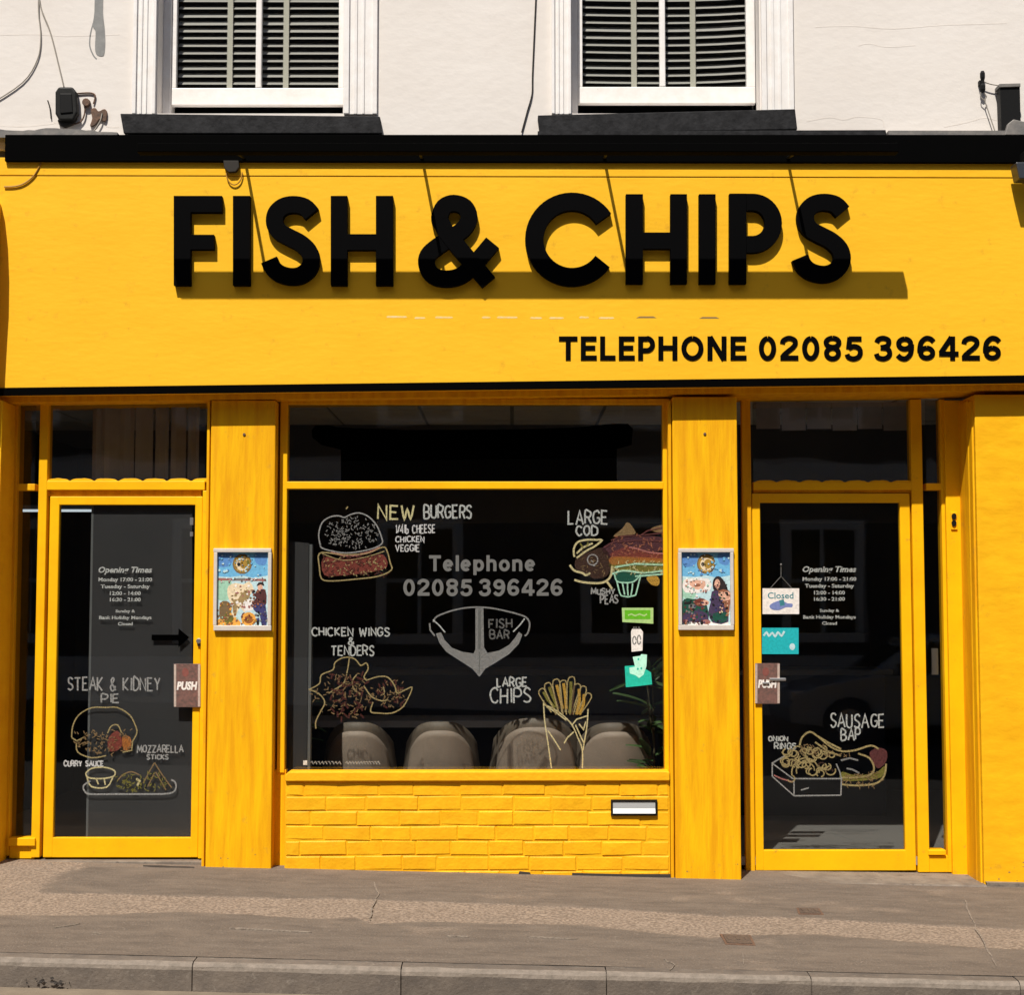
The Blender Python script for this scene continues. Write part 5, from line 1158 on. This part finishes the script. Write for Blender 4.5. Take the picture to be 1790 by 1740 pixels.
# ================================================================== PAVEMENT COVERS AND LITTER
def cover(pts, lab):
    q = [G(a, b) for a, b in pts]; cx, cy = sum(p[0] for p in q)/4, sum(p[1] for p in q)/4
    t = thing('pavement_cover', lab, 'cover', (cx, cy, gz(cx, cy)), 'small iron covers in the pavement')
    MB().flat(q, .007, .03).build('frame', M['rust'], t)
    q2 = [(cx+(p[0]-cx)*.84, cy+(p[1]-cy)*.80) for p in q]
    MB().flat(q2, .011, .02).build('lid', M['iron'], t)
    for k in (-.4, 0, .4):
        p = [(cx+(q[3][0]-q[0][0])*0+k*(q[1][0]-q[0][0])*.7+dx, cy+dy) for dx, dy in ((-.008, -.03), (.008, -.03), (.008, .03), (-.008, .03))]
        MB().flat(p, .014, .01).build('rib', M['iron'], t)
cover([(1258, 1636), (1312, 1638), (1321, 1656), (1268, 1654)], 'rusty iron cover in the pavement on the kerb side of the pink strip')
cover([(1392, 1590), (1432, 1591), (1440, 1602), (1396, 1601)], 'smaller dark iron cover in the pavement just below the right doorstep')
s_ = MB()
for i in range(26):
    px = random.uniform(12, 108); bx = random.choice([30, 72, 95]); px = px*.5+bx*.5+random.uniform(-12, 12)
    x, y = G(px, 1714+px*.0365, -.06)
    y = KY-.012+random.uniform(-.012, .004); z = SLOPE*x+FALL*KY-KH+.03+random.uniform(0, .03)*random.random()
    r_ = random.uniform(.006, .016); an = random.uniform(0, 3.1); tl_ = random.uniform(-.6, .6)
    s_.add([(x-r_*math.cos(an), y, z-r_*.4*math.sin(an)), (x, y-.006, z-r_*.4+tl_*.004), (x+r_*math.cos(an), y-.003, z+r_*.4*math.sin(an)), (x, y-.002, z+r_*.45)], [(0, 1, 2, 3)])
s_.build('leaf_litter', M['darkcrack'], kind='stuff', label='dark scraps of leaf litter caught against the kerb at the lower left')
# ================================================================== INSIDE THE SHOP
FZ = .05
IX = 3.6
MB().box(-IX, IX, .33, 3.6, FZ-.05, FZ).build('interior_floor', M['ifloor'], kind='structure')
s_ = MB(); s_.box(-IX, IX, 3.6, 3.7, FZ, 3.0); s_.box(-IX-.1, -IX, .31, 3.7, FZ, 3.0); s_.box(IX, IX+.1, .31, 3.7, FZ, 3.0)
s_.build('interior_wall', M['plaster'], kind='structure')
ic = MB().box(-IX, IX, .33, 3.6, 2.86, 2.90).build('interior_ceiling', M['grid'], kind='structure')
io = Vector(ic['o0']); tm = bpy.data.meshes.new('ceiling_tile'); s_ = MB().box(-.288, .288, -.288, .288, -.012, 0); tm.from_pydata(s_.v, [], s_.f); tm.materials.append(M['tile'])
for i in range(12):
    for j in range(3):
        o = bpy.data.objects.new('ceiling_tile', tm); COL.objects.link(o); o.parent = ic; o.location = Vector((-3.3+i*.6, .63+j*.6, 2.858))-io
# bulkhead and counter
bk = thing('serving_counter', 'dark navy serving counter behind the display window', 'counter', (.4, 2.3, FZ))
MB().box(-1.3, 2.7, 2.1, 2.7, FZ, 1.06).build('front_panel', M['navy'], bk, bevel=.005)
MB().box(-1.35, 2.75, 2.05, 2.75, 1.062, 1.10).build('worktop', M['worktop'], bk, bevel=.004)
MB().box(-1.3, 2.7, 2.55, 2.6, 1.1, 1.35).build('splash_screen', M['navy'], bk)
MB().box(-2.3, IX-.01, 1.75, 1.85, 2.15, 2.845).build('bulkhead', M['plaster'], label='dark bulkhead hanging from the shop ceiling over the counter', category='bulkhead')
# dark grey panel fixed close behind the left door glass
bp2 = thing('backing_panel', 'plain dark grey panel close behind the glass of the left door', 'panel', (W(250, 1460, DL+.05)[0], DL+.05, W(250, 1460, DL+.05)[1]))
MB().pprism([(164, 884), (336, 884), (336, 1464), (154, 1464)], DL+.046, DL+.052).build('board', M['partition'], bp2)
MB().pprism([(160, 884), (163.8, 884), (153.8, 1464), (150, 1464)], DL+.044, DL+.053).build('edge_strip', M['grid'], bp2)
# hanging vertical blind in front of it
vb = thing('vertical_blind', 'dark grey vertical blind hanging in the small window over the left door', 'blind', (W(260, 840, .3)[0], .33, W(260, 835, .3)[1]))
M['vslat'] = mat('dark_blind_fabric', (.46, .45, .45), .85, (.36, .35, .35), 5)
for i, (px, wd) in enumerate(((172, 24), (196, 24), (222, 28), (252, 28), (283, 26), (312, 24), (338, 22))):
    x = W(px, 780, .33)[0]; h = wd/290/2*1.02; dy = .02 if i % 2 else -.02
    s_ = MB(); z0, z1 = W(px, 838, .33)[1], 2.845
    s_.add([(x-h, .33-dy, z0), (x-h*.3, .33-dy*.1-.008, z0), (x+h*.4, .33+.006, z0), (x+h, .33+dy, z0), (x-h, .33-dy, z1), (x-h*.3, .33-dy*.1-.008, z1), (x+h*.4, .33+.006, z1), (x+h, .33+dy, z1)], [(0, 1, 5, 4), (1, 2, 6, 5), (2, 3, 7, 6)])
    s_.build('slat', M['vslat'], vb)
s_ = MB(); s_.box(W(160, 706, .33)[0], W(352, 706, .33)[0], .31, .35, 2.815, 2.845); s_.build('track', M['slat'], vb)
vb = thing('vertical_blind', 'short grey slats along the top of the small window over the right door', 'blind', (W(1454, 752, DR+.2)[0], DR+.2, W(1454, 752, DR+.2)[1]))
for k in range(6):
    x0 = 1322+k*44.5; z0, z1 = W(x0, 750+(k % 2)*3, DR+.2)[1], 2.845
    xa_, xb_ = W(x0, 730, DR+.2)[0], W(x0+41.5, 730, DR+.2)[0]
    MB().add([(xa_, DR+.205, z0), (xb_, DR+.195, z0), (xb_, DR+.195, z1), (xa_, DR+.205, z1)], [(0, 1, 2, 3)]).build('slat', M['vslat'], vb)
s_ = MB(); s_.box(W(1318, 706, DR+.2)[0], W(1592, 706, DR+.2)[0], DR+.21, DR+.24, 2.81, 2.845); s_.build('track', M['slat'], vb)
# strip light
tx = thing('strip_light', 'lit white fluorescent strip light inside the left door', 'light', (W(120, 893, 1.3)[0], 1.3, W(120, 893, 1.3)[1]))
a, z = W(30, 893, 1.3); b = W(210, 893, 1.3)[0]
MB().tube([(a, 1.3, z), (b, 1.3, z)], .009, 8).build('tube', M['tube'], tx, smoothed=True)
MB().box(a-.02, b+.02, 1.32, 1.36, z+.012, z+.04).build('batten', M['plaster'], tx)
# chairs, backs to the window
def chair(px0, px1, ptop, lab):
    Y = .62; x0, zt = W(px0, ptop, Y); x1 = W(px1, ptop, Y)[0]; cx = (x0+x1)/2; hw = (x1-x0)/2*1.0
    t = thing('tub_chair', lab, 'chair', (cx, Y+.22, FZ), 'beige tub chairs along the window')
    def shell(hw, z0, z1, r, yoff, dep, th, m_, nm, rise):
        s2 = MB(); N, K = 18, 9; vs = []
        for side in (0, 1):
            for i in range(N+1):
                u = -1+2*i/N
                top = z1-(abs(u)**3.2)*rise
                for k in range(K+1):
                    v = k/K; z = z0+(top-z0)*v
                    flare = 1.0+.16*(1-v)
                    yy = Y+yoff+dep*(abs(u)**2.4)+(1-v)*.05-.012*math.sin(math.pi*v)+(th if side else 0)
                    vs.append((cx+u*hw*flare*(1 if not side else .96), yy, z-(.006 if side and k == K else 0)))
        q = (N+1)*(K+1); fs = []
        for i in range(N):
            for k in range(K):
                a_ = i*(K+1)+k; fs += [(a_, a_+K+1, a_+K+2, a_+1), (q+a_, q+a_+1, q+a_+K+2, q+a_+K+1)]
            a_ = i*(K+1)+K; fs.append((a_, a_+K+1, q+a_+K+1, q+a_)); a_ = i*(K+1); fs.append((a_, q+a_, q+a_+K+1, a_+K+1))
        for i in (0, N):
            for k in range(K): a_ = i*(K+1)+k; fs.append((a_, a_+1, q+a_+1, q+a_) if i == 0 else (a_, q+a_, q+a_+1, a_+1))
        s2.add(vs, fs); return s2.build(nm, m_, t, smoothed=True)
    shell(hw*1.0, .42, zt, .1, 0, .26, .05, M['fabricrim'], 'backrest', .15)
    shell(hw*.86, .44, zt-.055, .1, -.016, .15, .02, M['fabric'], 'back_cushion', .13)
    s2 = MB(); s2.box(cx-hw*.9, cx+hw*.9, Y+.07, Y+.46, .36, .47); s2.build('seat', M['fabric'], t, bevel=.03)
    for sx_ in (-1, 1):
        for yy in (.1, .42):
            MB().tube([(cx+sx_*hw*.78, Y+yy, FZ), (cx+sx_*hw*.7, Y+yy, .37)], lambda k: .013+.006*k, 8).build('leg', M['stem'], t)
chair(562, 683, 1263, 'beige tub chair nearest the left end of the display window')
chair(706, 832, 1262, 'beige tub chair second from the left behind the display window')
chair(862, 1012, 1256, 'wide beige tub chair just left of the painted cone of chips')
chair(1010, 1143, 1264, 'beige tub chair at the right end beside the leafy plant')
# plants
lm = bpy.data.meshes.new('leaf')
vs = []; NL = 6
for i in range(NL+1):
    t = i/NL; h = .030*math.sin(math.pi*min(1, t*.96+.04))**.8
    dr = -.07*t*t
    vs += [(-h, t*.26, dr-.006), (0, t*.26, dr+.006), (h, t*.26, dr-.006)]
fs = []
for i in range(NL):
    for j in range(2): fs.append((i*3+j, i*3+j+1, (i+1)*3+j+1, (i+1)*3+j))
lm.from_pydata(vs, [], fs); lm.materials.append(M['leaf'])
for p in lm.polygons: p.use_smooth = True
def plant(px, pbase, y, ht, n, lab, sc=1.0, seed=1):
    rnd = random.Random(seed); x = W(px, 1200, y)[0]
    t = thing('potted_plant', lab, 'plant', (x, y, FZ), 'house plants behind the glass')
    MB().lathe((x, y, FZ), [(.06, 0), (.075, .02), (.095, .26), (.105, .27), (.105, .31), (.09, .31)], 18).build('pot', M['pot'], t, smoothed=True)
    for k in range(3):
        a = rnd.uniform(0, 6.28); top = (x+.05*math.cos(a), y+.04*math.sin(a), FZ+ht*rnd.uniform(.8, 1))
        pth = smooth([(x+.02*math.cos(a), y+.02*math.sin(a), FZ+.3), (x+.01, y, FZ+ht*.55), top], 4)
        MB().tube(pth, lambda q: .009*(1-.6*q), 6).build('stem', M['stem'], t)
    for k in range(n):
        v = rnd.uniform(.42, 1.0); a = k*2.4+rnd.uniform(-.4, .4)
        o = bpy.data.objects.new('leaf', lm); COL.objects.link(o); o.parent = t
        o.location = (.02*math.cos(a), .02*math.sin(a), ht*v); o.rotation_euler = (rnd.uniform(-.2, .9), rnd.uniform(-.4, .4), a)
        s1 = sc*rnd.uniform(.6, 1.05); o.scale = (s1, s1, s1)
plant(1140, 1345, .52, 1.15, 30, 'leafy green pot plant in the right corner behind the display window', 1.0, 3)
plant(517, 1345, .60, 1.10, 18, 'darker pot plant in the left corner behind the display window', 1.0, 8)
pier = thing('interior_pier', 'narrow dark grey pier just inside the left edge of the display window', 'pier', (W(520, 1345, .22)[0], .22, .6))
MB().pprism([(500, 946), (540, 950), (536, 1352), (500, 1352)], .21, .27).build('panel', M['partition'], pier)
MB().pprism([(541, 952), (546, 952), (542, 1352), (537, 1352)], .205, .272).build('edge_strip', M['grid'], pier)
lt = thing('long_table', 'long grey table edge behind the row of tub chairs', 'table', (.2, 1.4, FZ))
MB().box(-1.45, 1.15, 1.2, 1.7, .755, .80).build('table_top', mat('pale_table_top', (.55, .55, .55), .5), lt, bevel=.004)
for xx in (-1.3, -.1, 1.0): MB().box(xx, xx+.06, 1.4, 1.5, FZ, .754).build('leg', M['blackmetal'], lt)
# ================================================================== ACROSS THE ROAD (terrace added to darken reflections; car mirrored in the door glass)
ot = thing('added_opposite_terrace', 'unseen brown brick terrace added across the road to darken the shop glass reflections', 'building', (0, -15.5, 0))
MB().box(-26, 26, -22, -14, -1.2, 11.5).build('wall', M['brown'], ot)
MB().add([(-26.2, -13.8, 11.5), (26.2, -13.8, 11.5), (26.2, -18, 14), (-26.2, -18, 14), (-26.2, -22.2, 11.5), (26.2, -22.2, 11.5)], [(0, 1, 2, 3), (3, 2, 5, 4)]).build('roof', M['slate'], ot)
wm = MB().box(-.5, .5, -.03, .0, -.8, .8); wme = bpy.data.meshes.new('window'); wme.from_pydata(wm.v, [], wm.f); wme.materials.append(M['oppglass'])
ws = MB(); [ws.box(*q) for q in ((-.66, -.5, -.06, 0, -.95, .95), (.5, .66, -.06, 0, -.95, .95), (-.5, .5, -.06, 0, .8, .95), (-.5, .5, -.06, 0, -.95, -.8), (-.03, .03, -.02, .01, -.8, .8), (-.5, .5, -.02, .012, -.03, .03))]
wse = bpy.data.meshes.new('window_surround'); wse.from_pydata(ws.v, [], ws.f); wse.materials.append(M['oppwhite'])
for i in range(14):
    for z in (1.9, 5.2, 8.4):
        o = bpy.data.objects.new('window', wme); COL.objects.link(o); o.parent = ot; o.location = (-20+i*3.1, 1.53, z)
        o = bpy.data.objects.new('window_surround', wse); COL.objects.link(o); o.parent = ot; o.location = (-20+i*3.1, 1.56, z)
MB().box(-26, 26, -13.995, -13.90, -1.2, .75).build('plinth', M['oppwhite'], ot); MB().box(-26, 26, -13.995, -13.85, 3.35, 3.75).build('string_course', M['oppwhite'], ot)


CX, CY_, CZ = 3.6, -11.2, SLOPE*5.6+FALL*KY-KH
car = thing('parked_car', 'silver blue hatchback parked across the road, mirrored faintly in the right door', 'car', (CX+2.05, CY_, CZ))
M['carpaint'] = mat('silver_blue_car_paint', (.42, .47, .52), .25, coat=.6); M['carglass'] = mat('dark_car_glass', (.015, .018, .02), .08); M['tyre'] = mat('tyre_rubber', (.015, .015, .015), .8); M['lamp'] = mat('clear_lamp', (.75, .76, .78), .15)
def cprism(pts, y0, y1, ins=0.0):
    q = [(CX+a, CZ+b) for a, b in pts]; return MB().prism(q, CY_+y0, CY_+y1)
def arch(cx, r, n=9): return [(cx+r*math.cos(math.pi-math.pi*k/n), .30+r*math.sin(math.pi*k/n)) for k in range(n+1)]
cprism([(.02, .30), (.0, .52), (.10, .68), (.40, .79), (1.10, .92), (4.02, .98), (4.12, .88), (4.15, .40), (4.05, .26), (3.72, .26)]+arch(3.38, .35)[::-1]+[(1.15, .24)]+arch(.80, .35)[::-1]+[(.40, .26)], -.85, .85).build('body', M['carpaint'], car, bevel=.05, seg=3)
cprism([(1.05, .91), (1.72, 1.40), (1.95, 1.46), (3.05, 1.47), (3.55, 1.38), (4.0, .97)], -.70, .70).build('cabin', M['carpaint'], car, bevel=.09, seg=3)
for sgn in (-1, 1):
    y0, y1 = sorted((sgn*.694, sgn*.708))
    for pts in ([(1.32, .96), (1.82, 1.34), (2.35, 1.37), (2.35, .97)], [(2.43, .97), (2.43, 1.37), (3.1, 1.36), (3.55, 1.22), (3.72, 1.0)]): cprism(pts, y0, y1).build('window', M['carglass'], car, bevel=.004)
    m2 = MB().box(CX+1.28, CX+1.42, CY_+sgn*.80-.09, CY_+sgn*.80+.09, CZ+.93, CZ+1.05).build('door_mirror', M['carpaint'], car, bevel=.03)
    l2 = MB().box(CX+.02, CX+.34, CY_+sgn*.66-.15, CY_+sgn*.66+.15, CZ+.60, CZ+.735).build('headlight', M['lamp'], car, bevel=.03)
    for wx in (.80, 3.38):
        wh = MB()
        prof = [(.20, 0), (.29, .0), (.31, .03), (.31, .16), (.29, .19), (.20, .19)]
        n_ = 24; vs = []
        for r_, t_ in prof: vs += [(CX+wx+r_*math.cos(2*math.pi*k/n_), CY_+sgn*(.66+t_), CZ+.31+r_*math.sin(2*math.pi*k/n_)) for k in range(n_)]
        wh.add(vs, [(i*n_+k, i*n_+(k+1) % n_, (i+1)*n_+(k+1) % n_, (i+1)*n_+k) for i in range(5) for k in range(n_)])
        wo = wh.build('wheel', M['tyre'], car, smoothed=True)
        rm_ = MB(); vs = []
        for r_, t_ in ((.205, .185), (.19, .165), (.05, .175), (.02, .18)): vs += [(CX+wx+r_*math.cos(2*math.pi*k/n_), CY_+sgn*(.66+t_), CZ+.31+r_*math.sin(2*math.pi*k/n_)) for k in range(n_)]
        rm_.add(vs, [(i*n_+k, i*n_+(k+1) % n_, (i+1)*n_+(k+1) % n_, (i+1)*n_+k) for i in range(3) for k in range(n_)]+[tuple(3*n_+k for k in range(n_))]); rm_.build('rim', M['lamp'], wo)
MB().add([(CX+1.10, CY_-.60, CZ+.955), (CX+1.10, CY_+.60, CZ+.955), (CX+1.70, CY_+.56, CZ+1.395), (CX+1.70, CY_-.56, CZ+1.395)], [(0, 3, 2, 1)]).build('windscreen', M['carglass'], car)
